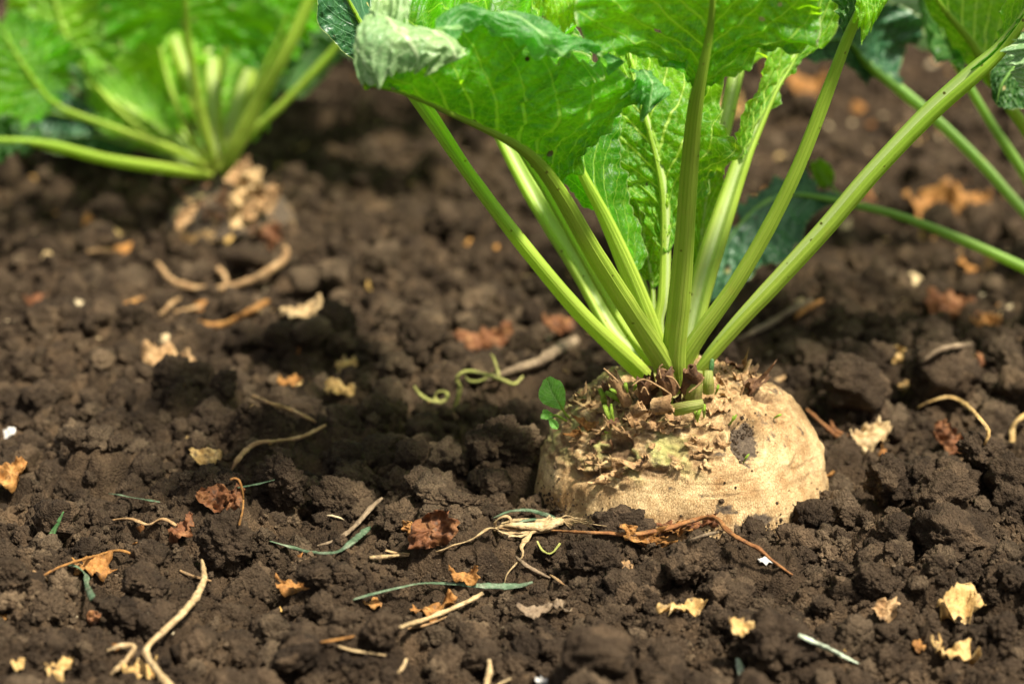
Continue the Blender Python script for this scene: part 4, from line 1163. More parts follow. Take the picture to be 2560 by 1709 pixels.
L2([(515, 385, 1.82, 18), (560, 260, 1.86, 20), (590, 140, 1.89, 16), (610, 20, 1.92, 8)], 1,
   [(520, 300, 1.87), (520, 180, 1.90), (540, 60, 1.92), (590, -20, 1.92)], [(600, 250, 1.87), (680, 160, 1.90), (720, 60, 1.92), (640, -20, 1.93)], M_LEAFDARK, 30)
L2([(480, 380, 1.84, 18), (330, 240, 1.92, 18), (220, 120, 1.97, 14), (150, 0, 2.0, 8)], 1,
   [(260, 260, 1.94), (140, 160, 1.98), (60, 40, 2.0), (100, -40, 2.0)], [(380, 180, 1.94), (340, 80, 1.98), (260, -20, 2.0), (190, -60, 2.0)], M_LEAFDARK, 31)
L2([(500, 380, 1.85, 18), (440, 200, 1.95, 18), (420, 80, 2.0, 14), (400, -60, 2.04, 8)], 1,
   [(380, 240, 1.96), (300, 140, 2.0), (280, 0, 2.04), (360, -100, 2.04)], [(520, 220, 1.96), (560, 120, 2.0), (560, 0, 2.04), (440, -100, 2.05)], M_LEAFDARK, 32)
L2([(520, 380, 1.85, 18), (640, 200, 1.95, 18), (700, 80, 2.0, 14), (760, -40, 2.04, 8)], 1,
   [(580, 220, 1.96), (590, 100, 2.0), (640, 0, 2.04), (720, -80, 2.04)], [(690, 220, 1.96), (790, 120, 2.0), (850, 20, 2.04), (800, -70, 2.05)], M_LEAFDARK, 33)
L2([(515, 385, 1.79, 20), (500, 260, 1.78, 20), (520, 120, 1.78, 16), (560, 0, 1.78, 8)], 2,
   [(480, 130, 1.79), (470, 60, 1.79), (520, -40, 1.79)], [(580, 150, 1.79), (650, 90, 1.79), (650, 0, 1.79), (580, -40, 1.79)], M_LEAF, 34)

L2([(490, 385, 1.82, 16), (420, 300, 1.88, 16), (340, 210, 1.93, 12), (250, 120, 1.96, 8)], 1,
   [(330, 310, 1.90), (240, 250, 1.94), (190, 150, 1.96)], [(420, 220, 1.90), (380, 120, 1.94), (270, 80, 1.97)], M_LEAF, 35)
L2([(505, 385, 1.84, 16), (520, 300, 1.90, 16), (540, 190, 1.94, 12), (550, 80, 1.96, 6)], 1,
   [(470, 290, 1.90), (450, 190, 1.94), (490, 90, 1.96)], [(590, 300, 1.90), (640, 200, 1.94), (600, 90, 1.96)], M_LEAF, 36)
L2([(470, 385, 1.86, 16), (300, 330, 1.93, 16), (160, 290, 1.97, 12), (40, 260, 2.0, 6)], 1,
   [(280, 360, 1.94), (150, 350, 1.97), (50, 310, 2.0)], [(300, 280, 1.94), (160, 210, 1.98), (40, 200, 2.0)], M_LEAFDARK, 37)
L2([(478, 375, 1.80, 18), (330, 318, 1.82, 20), (220, 280, 1.84, 18), (90, 250, 1.86, 12), (0, 230, 1.86, 8)], 2,
   [(200, 310, 1.84), (80, 300, 1.86), (0, 260, 1.86)], [(200, 240, 1.85), (90, 190, 1.86), (0, 190, 1.86)], M_LEAFTEAL, 38)
L2([(505, 385, 1.78, 18), (545, 300, 1.78, 22), (600, 170, 1.78, 20), (650, 60, 1.78, 14), (680, -60, 1.78, 8)], 2,
   [(560, 140, 1.79), (540, 40, 1.79), (640, -80, 1.78)], [(660, 160, 1.79), (730, 60, 1.79), (720, -60, 1.79)], M_LEAF, 39)

# ------------------------------------------------------------------ the beet just outside the right edge
gx_, gy_ = P(2570, 720, 1.52)[0], 1.52
beet3 = empty('sugar_beet', (gx_, gy_, 0), 'sugar beet at the right edge with dark green stalks and drooping leaves', 'sugar beet')
gz = P(2570, 720, 1.52)[2]
root_mesh(gx_, gy_ + .01, gz - .055 * .8, .8, PROF, beet3, M_BEETFAR, nth=120, ns=80, seed=6, detail=False)
AX3 = (gx_, gy_, 0)
def L3(pts, frm, L, R, mat, seed, **kw):
    bk = dict(nt=90, ns=30, ruffle=.004, quilt=.0016); bk.update(kw.pop('blade_kw', {}))
    kw.setdefault('stalk_mat_', M_STALKDK)
    return leaf(beet3, pts, frm, L, R, mat, axis=AX3, bseed=seed, blade_kw=bk, n=70, seg=26, **kw)
L3([(2560, 715, 1.50, 30), (2440, 658, 1.50, 34), (2345, 610, 1.50, 34), (2200, 545, 1.50, 33), (2060, 492, 1.50, 30), (1950, 466, 1.50, 28), (1880, 452, 1.50, 20), (1800, 448, 1.50, 13), (1730, 482, 1.49, 9), (1660, 570, 1.48, 5), (1620, 690, 1.47, 3)], 5,
   [(1905, 470, 1.50), (1860, 500, 1.49), (1830, 560, 1.48), (1790, 605, 1.47), (1768, 590, 1.47), (1745, 620, 1.465), (1690, 660, 1.465), (1625, 695, 1.47)],
   [(1890, 440, 1.505), (1850, 385, 1.51), (1790, 420, 1.51), (1730, 450, 1.51), (1690, 500, 1.50), (1650, 540, 1.49), (1630, 620, 1.48), (1618, 690, 1.47)], M_LEAFTEAL, 41, blade_kw=dict(nveins=7, ruffle=.004))
L3([(1960, 470, 1.51, 10), (1910, 430, 1.51, 9), (1885, 400, 1.51, 6), (1870, 372, 1.51, 4)], 1,
   [(1880, 430, 1.51), (1860, 390, 1.51), (1862, 368, 1.51)], [(1915, 410, 1.51), (1905, 380, 1.51), (1880, 362, 1.51)], M_LEAFLIME, 42)
L3([(2560, 710, 1.54, 32), (2450, 590, 1.54, 34), (2345, 478, 1.54, 34), (2250, 372, 1.54, 33), (2150, 275, 1.54, 36), (2060, 200, 1.54, 40), (1985, 140, 1.53, 30), (1950, 100, 1.52, 16), (1900, 90, 1.50, 10), (1830, 120, 1.48, 4)], 5,
   [(1990, 190, 1.54), (1950, 150, 1.52), (1900, 138, 1.5), (1850, 135, 1.49), (1835, 125, 1.48)],
   [(2060, 130, 1.56), (2110, 90, 1.56), (2120, 40, 1.55), (2040, 10, 1.53), (1950, 20, 1.52), (1860, 80, 1.49)], M_LEAFTEAL, 43)
L3([(2555, 700, 1.50, 30), (2450, 560, 1.50, 32), (2349, 395, 1.50, 32), (2270, 275, 1.50, 30), (2205, 165, 1.50, 28), (2165, 90, 1.50, 20), (2140, 0, 1.50, 12), (2130, -120, 1.5, 6)], 4,
   [(2190, 140, 1.47), (2140, 135, 1.46), (2130, 60, 1.46), (2110, -20, 1.47), (2110, -140, 1.5)],
   [(2215, 130, 1.49), (2205, 60, 1.49), (2200, -20, 1.49), (2150, -140, 1.5)], M_LEAFDARK, 44, blade_kw=dict(ruffle=.002))
L3([(2560, 700, 1.46, 30), (2470, 520, 1.44, 32), (2380, 340, 1.42, 32), (2300, 220, 1.41, 30), (2230, 100, 1.40, 24), (2150, 0, 1.39, 12), (2090, -120, 1.38, 6)], 3,
   [(2270, 200, 1.41), (2200, 120, 1.41), (2140, 40, 1.4), (2080, -60, 1.39)], [(2340, 180, 1.42), (2330, 60, 1.42), (2280, -60, 1.40), (2150, -150, 1.38)], M_LEAFLIME, 45, blade_kw=dict(ruffle=.001, belly=.02), stalk_mat_=M_STALK)
L3([(2560, 700, 1.46, 26), (2500, 500, 1.40, 26), (2440, 300, 1.36, 22), (2400, 180, 1.34, 14), (2350, 140, 1.33, 10), (2300, 190, 1.32, 6), (2285, 240, 1.32, 3)], 3,
   [(2380, 220, 1.34), (2350, 250, 1.33), (2310, 250, 1.32), (2290, 245, 1.32)], [(2380, 120, 1.35), (2310, 120, 1.33), (2275, 160, 1.32), (2275, 225, 1.32)], M_LEAFDARK, 46, blade_kw=dict(ruffle=.0015))
L3([(2590, 700, 1.50, 26), (2680, 400, 1.48, 26), (2720, 100, 1.46, 20), (2700, -200, 1.46, 10)], 2,
   [(2560, 60, 1.46), (2500, -100, 1.46), (2640, -260, 1.46)], [(2820, 60, 1.46), (2860, -100, 1.46), (2740, -260, 1.46)], M_LEAFDARK, 47)
L3([(2570, 700, 1.58, 26), (2450, 400, 1.66, 26), (2300, 120, 1.70, 20), (2150, 10, 1.72, 14), (2020, -60, 1.72, 8)], 2,
   [(2250, 150, 1.71), (2120, 110, 1.72), (2020, 60, 1.72), (1960, -40, 1.72)], [(2360, 0, 1.72), (2260, -120, 1.73), (2100, -160, 1.73)], M_LEAFPALE, 48)

def shade_canopy(parent, axis, specs, Lf, seed0):  # extra leaves, mostly out of view, added to shade the soil
    for k, (az, reach, top, wd) in enumerate(specs):
        a = math.radians(az)
        d = np.array([math.sin(a), math.cos(a), 0]); sdv = np.array([d[1], -d[0], 0])
        b = np.array([axis[0], axis[1], .055])
        pts = np.array([b, b + d * reach * .30 + [0, 0, top * .55], b + d * reach * .55 + [0, 0, top * .85], b + d * reach * .8 + [0, 0, top], b + d * reach + [0, 0, top * .85]])
        st, c, A, w = stalk(pts, [.011, .010, .008, .005, .002], parent, mat=M_STALK, axis=(axis[0], axis[1], 0), n=40, seg=16, seed=seed0 + k)
        M_ = pts[2:]
        up_ = np.array([0, 0, .02])
        Lp = [M_[0] - sdv * wd * .3, M_[0] * .5 + M_[1] * .5 - sdv * wd + up_, M_[1] - sdv * wd * 1.05 + up_, M_[1] * .4 + M_[2] * .6 - sdv * wd * .7, M_[2]]
        Rp = [M_[0] + sdv * wd * .3, M_[0] * .5 + M_[1] * .5 + sdv * wd + up_, M_[1] + sdv * wd * 1.05 + up_, M_[1] * .4 + M_[2] * .6 + sdv * wd * .7, M_[2]]
        blade(M_, [M_[0]] + Lp, [M_[0]] + Rp, st, Lf, nt=60, ns=20, ruffle=.007, seed=seed0 + k)
shade_canopy(beet2, (fx, fy), [(-60, .20, .26, .075), (-10, .22, .27, .08), (35, .3, .26, .09), (65, .3, .26, .08)], M_LEAF, 60)
shade_canopy(beet3, (gx_, gy_), [(-120, .20, .30, .09), (-60, .22, .30, .09), (0, .22, .28, .08), (60, .22, .25, .08), (-165, .20, .30, .08), (-90, .16, .32, .08)], M_LEAF, 70)
cx4, cy4 = P(1120, 150, 2.32)[0], 2.32
beet4 = empty('sugar_beet', (cx4, cy4, 0), 'sugar beet farthest back, almost hidden behind the big arching leaf of the main one', 'sugar beet')
root_mesh(cx4, cy4 + .01, .01, .75, PROF, beet4, M_BEETFAR, nth=90, ns=60, seed=8, detail=False)
shade_canopy(beet4, (cx4, cy4), [(-80, .30, .20, .09), (-110, .34, .24, .10), (-140, .32, .25, .10), (-165, .30, .26, .10), (165, .28, .26, .10), (130, .28, .25, .09), (-45, .28, .20, .08), (0, .25, .2, .07), (60, .26, .2, .07), (-95, .2, .27, .1), (-125, .38, .22, .11), (-150, .2, .3, .1)], M_LEAFDARK, 80)  # leaves added as occluders to darken the soil patch at the left

# ------------------------------------------------------------------ plant debris on the soil
from mathutils.bvhtree import BVHTree
def clod_tree():
    V, F, off = [], [], 0
    for o in COL.objects:
        if o.get('category') == 'soil clod':
            co = np.empty(len(o.data.vertices) * 3); o.data.vertices.foreach_get('co', co)
            V.append(co.reshape(-1, 3) + np.array(o.location[:]))
            f = np.empty(len(o.data.polygons) * 3, dtype=np.int64); o.data.polygons.foreach_get('vertices', f)
            F.append(f.reshape(-1, 3) + off); off += len(V[-1])
    return BVHTree.FromPolygons(np.vstack(V).tolist(), np.vstack(F).tolist())
CLOD_TREE = clod_tree()
_gp0 = GP
def GP(x, y, lift=0.0):
    p = _gp0(x, y)
    d = unit(ray(x, y))
    hit = CLOD_TREE.ray_cast(Vector((0, 0, CAM_H)), Vector(d.tolist()))
    if hit[0] is not None:
        h = np.array(hit[0][:])
        if h[1] < p[1]: p = h
    p[2] += lift
    return p
def surf_z(x, y):
    z = float(ground_h(x, y))
    hit = CLOD_TREE.ray_cast(Vector((float(x), float(y), .3)), Vector((0, 0, -1)))
    return max(z, hit[0][2]) if hit[0] is not None else z

GROUPS = {'dry twig': 'dry twigs and stems', 'dry stem': 'dry twigs and stems', 'twig': 'dry twigs and stems', 'straw': 'pieces of straw', 'grass blade': 'grass blades',
          'dry leaf': 'dead leaves on the soil', 'white fragment': 'small white fragments'}
def ground_stem(name, pts, mat, label, cat, flat=1.0, up=(0, 0, 1), n=None, seg=9, rough=.25, twist=0., seed=0, parent=None):
    """pts rows (x, y, width px, lift px): a stem resting on the high points of the soil"""
    pp = np.array([[r[0], r[1], 0, r[2], r[3]] for r in pts], float)
    L_ = np.hypot(*np.diff(pp[:, :2], axis=0).T).sum()
    k_ = int(np.clip(L_ / 9, 8, 60))
    c_ = curve(pp, k_)
    Y_ = np.array([min(GP(x, y)[1], GP(x, y + l)[1]) for x, y, _, w, l in c_])
    if parent is not None and parent.get('category') == 'dead leaf stem':
        Y_ = np.minimum(Y_, [on_root(x, y)[1] - .003 if x > 1240 and x < 1700 and y < 1236 else 9 for x, y in c_[:, :2]])
    win = max(2, k_ // 8)
    Ym = np.array([Y_[max(0, i - win):i + win + 1].min() for i in range(k_)])
    ker = np.hanning(2 * win + 3)[1:-1]; ker /= ker.sum()
    Ys = np.convolve(np.pad(Ym, win, 'edge'), ker, 'valid')
    q = []
    for (x, y, _, w, l), Yv in zip(c_, Ys):
        s = px_size(P(x, y, Yv))
        p = P(x, y, Yv - .6 * w * s * min(1, flat * 1.6))
        q.append((*p, w * s * .5 * (1 + .16 * float(vnoise2(np.array([x / 22.]), np.array([y / 22.]), 640)[0]))))
    n = n or max(30, 3 * k_)
    o = tube(name, q, mat, parent, up=up, flat=flat, n=n, seg=seg, rough=rough, twist=twist, seed=seed)
    if parent is None: tag(o, label, cat, GROUPS.get(cat))
    return o

ground_stem('dry_stem', [(463, 1284, 7, 30), (467, 1305, 10, 22), (466, 1335, 15, 12), (445, 1375, 16, 6), (410, 1415, 17, 4), (372, 1450, 16, 4), (338, 1483, 15, 6), (338, 1505, 16, 4), (358, 1535, 16, 2), (388, 1572, 16, 0), (410, 1600, 15, 0)],
            M_STRAW, 'long pale dry stem with a sharp bend, cut by the bottom edge of the photo', 'dry stem', seed=1, seg=12, rough=.3)
ground_stem('dry_stem', [(246, 1492, 7, 2), (275, 1482, 11, 6), (303, 1479, 9, 8), (306, 1490, 11, 6), (285, 1518, 12, 2), (255, 1546, 9, 0)],
            M_STRAW, 'short dry twig folded into a V at the lower left beside the long bent stem', 'dry twig', seed=2, rough=.35)
ground_stem('dry_stem', [(412, 1308, 6, 2), (440, 1320, 6, 3), (485, 1332, 5, 0)], M_TAN, 'thin brown twig crossing behind the raised end of the long bent stem', 'dry twig', seed=3)
ground_stem('grass_blade', [(618, 1240, 6, 6), (660, 1252, 14, 8), (715, 1266, 15, 4), (770, 1266, 11, 4), (800, 1248, 15, 6), (832, 1222, 16, 10), (850, 1208, 5, 12)],
            M_TEAL, 'curved blue green dried grass blade lying below the broad rounded clod', 'grass blade', flat=.22, twist=.6, seed=4)
o_ = ground_stem('grass_blade', [(810, 1374, 13, 2), (860, 1360, 11, 3), (920, 1346, 8, 5), (970, 1337, 7, 5), (1040, 1338, 9, 6), (1100, 1342, 14, 6), (1150, 1344, 16, 4), (1192, 1342, 10, 3), (1222, 1334, 5, 6)],
            M_TEAL, 'long narrow green blade with a whitish left end lying across the foreground', 'grass blade', flat=.25, twist=.9, seed=5)
ground_stem('straw', [(918, 1438, 11, 2), (975, 1420, 15, 4), (1030, 1398, 14, 8), (1075, 1378, 14, 12), (1108, 1360, 12, 16)], M_STRAW,
            'split pale straw pointing up to the right from the round clod in the foreground', 'straw', flat=.7, seed=6)
ground_stem('straw', [(925, 1444, 5, 1), (985, 1430, 6, 1), (1050, 1404, 4, 3)], M_TAN, 'thin darker straw sliver under the split pale straw', 'straw', seed=7)

# uprooted straw tuft
tc = GP(1210, 1222)
tuft = empty('straw_tuft', tc, 'uprooted pale yellow grass tuft with fine roots lying left of the sugar beet', 'grass tuft')
for nm, pts, mt, fl in (
    ('shoot_base', [(1135, 1215, 14, 10), (1165, 1204, 15, 12), (1205, 1206, 19, 14), (1245, 1207, 22, 14), (1275, 1198, 20, 12), (1290, 1192, 12, 10)], M_STRAW, .7),
    ('shoot_base', [(1150, 1222, 10, 6), (1190, 1221, 13, 8), (1240, 1217, 15, 10), (1280, 1205, 12, 8)], M_STRAW, .6),
    ('dry_leaf_blade', [(1140, 1213, 13, 8), (1120, 1212, 11, 12), (1100, 1225, 11, 12), (1075, 1240, 9, 8), (1040, 1250, 10, 5), (1015, 1262, 13, 3), (998, 1266, 6, 2)], M_STRAW, .35),
    ('dry_leaf_blade', [(1150, 1215, 8, 10), (1135, 1200, 9, 22), (1150, 1186, 9, 30), (1168, 1184, 8, 32), (1172, 1200, 9, 20)], M_STRAW, .4),
    ('dry_leaf_blade', [(1150, 1200, 9, 12), (1190, 1192, 13, 16), (1235, 1193, 12, 16), (1278, 1190, 8, 14)], M_STRAW, .4),
    ('dry_leaf_blade', [(1145, 1210, 8, 12), (1185, 1212, 12, 18), (1235, 1199, 10, 18), (1282, 1196, 7, 14)], M_TAN, .4),
    ('dry_leaf_blade', [(1165, 1230, 5, 8), (1205, 1226, 8, 12), (1250, 1206, 8, 16), (1268, 1186, 5, 20)], M_STRAW, .4),
    ('dry_leaf_blade', [(1140, 1215, 6, 8), (1170, 1226, 8, 6), (1210, 1228, 8, 6), (1245, 1198, 7, 18), (1262, 1182, 6, 24)], M_STRAW, .4),
    ('dry_leaf_blade', [(1130, 1188, 5, 12), (1170, 1172, 8, 16), (1215, 1170, 14, 18), (1255, 1182, 12, 16), (1275, 1190, 6, 12)], M_TEAL, .3),
    ('dry_leaf_blade', [(1175, 1203, 6, 16), (1210, 1192, 9, 18), (1250, 1190, 6, 16)], M_TEAL, .3),
    ('dry_leaf_blade', [(1218, 1222, 8, 12), (1205, 1240, 15, 8), (1196, 1255, 10, 6), (1200, 1272, 5, 4), (1180, 1296, 6, 4), (1162, 1318, 8, 3), (1157, 1340, 5, 2)], M_STRAW, .4),
    ('dry_leaf_blade', [(1232, 1240, 6, 6), (1245, 1262, 8, 4), (1265, 1268, 6, 4), (1285, 1245, 6, 6)], M_TENDRIL, .4)):
    ground_stem(nm, pts, mt, '', '', flat=fl, parent=tuft, seed=len(tuft.children), twist=.5)
for i, f in enumerate((((1275, 1192), (1310, 1196), (1345, 1200), (1392, 1206)), ((1280, 1190), (1300, 1182), (1320, 1188), (1345, 1190)), ((1285, 1196), (1305, 1200), (1318, 1206)), ((1270, 1190), (1295, 1194), (1315, 1192), (1352, 1205), (1370, 1215)),
                       ((1275, 1187), (1300, 1190), (1338, 1184)), ((1330, 1198), (1350, 1206), (1362, 1214)), ((1290, 1190), (1300, 1203), (1310, 1212)), ((1300, 1192), (1330, 1193), (1360, 1199)))):
    ground_stem('root_fibre', [(x, y, 2.6 if k < len(f) - 1 else 1.2, 12) for k, (x, y) in enumerate(f)], M_STRAW, '', '', parent=tuft, seg=6, seed=i)

# red brown dead leaf stem in front of the beet
yv = 1.165
vine = empty('dead_leaf_stalk', P(1450, 1228, yv), 'dead red brown leaf stem with ragged orange wings at the foot of the big beet', 'dead leaf stem')
def vpart(nm, pts, mt, fl=.8, sd=0, rg=.3): return tube(nm, [(*P(x, y, Y), w * px_size(P(x, y, Y)) * .5) for x, y, w, Y in pts], mt, vine, up=(0, -1, .5), flat=fl, n=60, seg=9, rough=rg, seed=sd)
ground_stem('stem', [(1265, 1216, 6, 0), (1330, 1220, 9, 0), (1390, 1222, 10, 0), (1450, 1226, 11, 0), (1520, 1214, 12, 0), (1580, 1196, 12, 0), (1625, 1186, 13, 0), (1648, 1192, 13, 0), (1668, 1216, 13, 0),
                 (1700, 1238, 12, 0), (1740, 1258, 11, 0), (1775, 1288, 9, 0), (1818, 1318, 5, 0)], M_VINE, '', '', parent=vine, flat=.75, seed=61)
ground_stem('side_stem', [(1425, 1224, 7, 0), (1450, 1238, 8, 0), (1482, 1252, 5, 0)], M_VINE, '', '', parent=vine, flat=.8, seed=62)
for i, (x, y, s_, a_) in enumerate(((1475, 1232, 54, .1), (1520, 1222, 40, .3), (1560, 1210, 44, .4), (1600, 1200, 40, .5), (1500, 1240, 44, .0), (1640, 1196, 30, -.4), (1440, 1212, 34, 0), (1535, 1206, 44, .3))):
    p = P(x, y, min(GP(x, y + 4)[1], 1.185) - .004)
    dry_leaf('wing', p, (.1, -1, .7), s_ * px_size(p), M_OCHRE if i % 2 == 0 else M_RUST, vine, aspect=2.6, ang=a_, jag=.5, curl=.6, seed=90 + i)

def gleaf(name, x, y, size, mat, label, aspect=1.4, ang=0., curl=.4, jag=.3, seed=0, tilt=(0, 0, 1), lift=.5, cat='dry leaf', dy=0):
    p = GP(x, y + size * .2 + dy)
    p = P(x, y, p[1])
    s = px_size(p)
    if tilt[2] >= .8: tilt = (tilt[0], tilt[1] * .55, tilt[2])
    if mat in (M_OCHRE, M_RUST): size = size * .85
    p[2] += max(0, .35 * (np.mean([max(surf_z(p[0] + a_ * size * s * .3, p[1] + b_ * size * s * .2), p[2]) for a_, b_ in ((-1, 0), (1, 0), (0, 1), (0, -1))]) - p[2]))
    o = dry_leaf(name, p, tilt, size * s, mat, aspect=aspect, ang=ang, curl=curl, jag=jag, seed=seed, lift=lift)
    return tag(o, label, cat, GROUPS.get(cat)) if label else o

gleaf('dead_leaf', 992, 1216, 128, M_RUST, 'brown spotted dead leaf standing on edge left of the straw tuft', 1.5, .25, .3, .22, 1, (-.2, -1, .35), .6)
gleaf('dead_leaf', 945, 1215, 50, M_OCHRE, 'small orange edge of a dead leaf poking out left of the brown spotted one', .6, .1, .5, .3, 2, (-.5, -1, .4))
gleaf('dead_leaf', 495, 1142, 95, M_RUST, 'rusty red dead leaf leaning behind the steep faceted clod', 1.5, .3, .8, .3, 3, (.1, -1, .7), .6)
gleaf('dead_leaf', 535, 1150, 76, M_RUST, 'narrow rusty leaf piece hanging down beside the curled orange stem', .45, .2, .8, .25, 4, (.3, -1, .3), .6)
ground_stem('curled_stem', [(528, 1100, 6, 60), (545, 1098, 6, 70), (556, 1125, 5, 50), (557, 1165, 5, 25), (548, 1205, 6, 4)], M_OCHRE, 'thin curled orange stem arching over the rusty red leaf', 'dead stem', seed=8)
gleaf('dead_leaf', 415, 1222, 74, M_RUST, 'ragged brown leaf scrap tucked against the left side of the steep clod', 1.2, .7, .8, .45, 5, (-.3, -1, .8))
gleaf('dead_leaf', 2195, 1396, 100, M_YELLOW, 'pale yellow lobed dry leaf lying flat at the right below the largest smooth clod', 1.1, .15, .15, .42, 6, (-.1, -.25, 1), .5)
yl = gleaf('dead_leaf', 2185, 1500, 104, M_YELLOW, 'yellow dry leaf with a curled stem at the bottom right corner', 1.2, -.8, .2, .48, 7, (0, -.4, 1), .5)
ground_stem('leaf_stem', [(2137, 1455, 7, 6), (2140, 1475, 7, 10), (2155, 1490, 6, 8), (2175, 1500, 5, 4)], M_YELLOW, 'curled yellow stalk end of the dry leaf in the bottom right corner', 'leaf stem', seed=9)
gleaf('dead_leaf', 2108, 1482, 40, M_OCHRE, 'small orange leaf flake left of the yellow leaf with the curled stem', 1.1, .3, .3, .3, 8, (0, -.6, 1))
gleaf('dead_leaf', 1700, 1440, 52, M_YELLOW, 'folded golden leaf nugget left of the large blurred foreground clod', 1.1, .2, .9, .25, 9, (.1, -1, .8), .8)
gleaf('dead_leaf', 1563, 1402, 62, M_YELLOW, 'thin golden yellow flake below the round solid clod', 2.6, -.1, .5, .5, 10, (0, -.6, 1))
gleaf('dead_leaf', 214, 1305, 92, M_OCHRE, 'orange brown jagged leaf behind the torn blue green blade', 1.3, .5, .35, .4, 11, (.2, -1, .9), .5)
gleaf('dead_leaf', 28, 1095, 96, M_OCHRE, 'blurred orange dead leaf at the left edge', 1.3, .3, .5, .35, 12, (0, -1, .8))
gleaf('dead_leaf', 1065, 1325, 62, M_OCHRE, 'small curled orange leaf above the long narrow green blade', 2.0, 0, .9, .35, 13, (0, -.8, .8))
gleaf('dead_leaf', 855, 1385, 46, M_OCHRE, 'orange leaf chip below the left end of the long narrow green blade', 1.0, .9, .4, .3, 14, (0, -.8, .9))
gleaf('dead_leaf', 990, 1405, 76, M_OCHRE, 'orange leaf piece lying behind the split pale straw', 2.2, .3, .5, .3, 15, (0, -.8, .9))
gleaf('dead_leaf', 672, 1347, 56, M_OCHRE, 'frayed orange leaf scrap below the rounded clod', 2.0, 0, .6, .6, 16, (0, -.7, .9))
gleaf('dead_leaf', 135, 1535, 60, M_YELLOW, 'golden curled leaf at the bottom left', 1.1, .4, .8, .4, 17, (0, -.8, .9))
gleaf('dead_leaf', 42, 1522, 30, M_YELLOW, 'tiny golden leaf chip at the bottom left corner', 1.2, .8, .6, .3, 18, (0, -.8, .9))
gleaf('dead_leaf', 325, 1545, 66, M_YELLOW, 'golden leaf touching the long bent stem at the bottom edge', 1.3, .3, .6, .35, 19, (0, -.8, .9))
gleaf('dead_leaf', 215, 1418, 40, M_RUST, 'small round red brown leaf flake in the lower left', .9, 0, .5, .2, 20, (.2, -1, .7))
gleaf('dead_leaf', 1255, 1395, 84, M_GREYWOOD, 'grey green crumpled leaf pressed into the soil below the straw strand', 2.1, .2, .2, .4, 21, (0, -.6, 1), .2)
gleaf('dead_leaf', 2185, 1012, 100, M_RUST, 'dark red brown crumpled leaf in front of the arched yellow stem', 1.7, -.2, .8, .35, 22, (.1, -1, .6), .4)
gleaf('dead_leaf', 2160, 985, 56, M_RUST, 'upright rusty curl of leaf left of the arched yellow stem', 1.2, -.7, .9, .4, 23, (.4, -1, .4), .4)
gleaf('dead_leaf', 1990, 1000, 84, M_STRAW, 'pale crumpled whitish leaf to the right of the sugar beet', 1.6, .3, .6, .4, 24, (0, -1, .9))
gleaf('dead_leaf', 1925, 945, 36, M_OCHRE, 'orange rolled husk next to the pale crumpled leaf', 1.6, .1, 1.2, .2, 25, (0, -1, .7))
gleaf('dead_leaf', 1428, 1300, 40, M_TAN, 'pale tan flake beside the knobbly clod', 1.0, .3, .4, .4, 26, (0, -1, .8))
gleaf('dead_leaf', 2030, 1400, 52, M_TAN, 'pinkish brown leaf flake left of the bright yellow lobed leaf', 1.2, .3, .5, .4, 27, (0, -1, .8))
gleaf('dead_leaf', 480, 1050, 50, M_YELLOW, 'yellow blurred leaf chip left of the tan forked twig', 2.0, .0, .5, .3, 28, (0, -1, .8))
gleaf('dead_leaf', 718, 897, 56, M_YELLOW, 'left one of two bright yellow blurred leaf flakes in the middle distance', 1.4, .1, .5, .4, 29, (0, -1, .8))
gleaf('dead_leaf', 780, 890, 52, M_YELLOW, 'right one of two bright yellow blurred leaf flakes in the middle distance', 1.5, .1, .5, .4, 30, (0, -1, .8))
gleaf('dead_leaf', 792, 842, 46, M_YELLOW, 'yellow blurred leaf flake above the pair of bright ones', 1.6, .1, .5, .4, 31, (0, -1, .8))
gleaf('dead_leaf', 665, 878, 50, M_OCHRE, 'brown orange blurred leaf flake left of the bright yellow pair', 1.1, .1, .5, .4, 32, (0, -1, .8))
gleaf('dead_leaf', 1110, 790, 100, M_RUST, 'blurred reddish dead leaf on the dark soil left of the lower stalks', 1.9, .1, .3, .35, 33, (0, -1, .9))
gleaf('dead_leaf', 1285, 745, 70, M_RUST, 'blurred reddish leaf flake behind the leftmost stalk', 1.2, .1, .3, .35, 34, (0, -1, .9))
gleaf('dead_leaf', 380, 830, 100, M_TAN, 'pale blurred crumpled leaf in the left middle distance', 1.4, -.5, .5, .5, 35, (0, -1, .9))
gleaf('dead_leaf', 690, 717, 66, M_STRAW, 'light tan blurred flake right of the pale dry clod', 2.2, .2, .5, .3, 36, (0, -1, .9))
gleaf('dead_leaf', 620, 540, 66, M_RUST, 'blurred brown and orange leaf curl just above the curved twig', .7, .2, .9, .3, 37, (0, -1, .7))
gleaf('dead_leaf', 88, 688, 50, M_RUST, 'blurred reddish flake at the far left', 1.3, .2, .5, .3, 38, (0, -1, .9))
gleaf('dead_leaf', 1830, 195, 130, M_OCHRE, 'large blurred orange dead leaf far behind the right stalks', 1.9, 0, .3, .3, 39, (0, -.7, 1))
gleaf('dead_leaf', 1670, 250, 70, M_YELLOW, 'blurred light orange leaf seen between the two pale back stalks', 1.0, 0, .4, .3, 40, (0, -1, .7))
gleaf('dead_leaf', 2140, 470, 120, M_OCHRE, 'big blurred orange flake beyond the rightmost stalk, above the fallen dark stalk', 1.9, .1, .3, .3, 41, (0, -1, .8))
gleaf('dead_leaf', 2245, 460, 60, M_OCHRE, 'small blurred orange flake right of the big blurred orange one', 1.3, .1, .3, .3, 42, (0, -1, .8))
gleaf('dead_leaf', 2235, 600, 70, M_TAN, 'blurred pink brown flake just under the fallen dark green stalk', 1.4, .3, .3, .3, 43, (0, -1, .8))
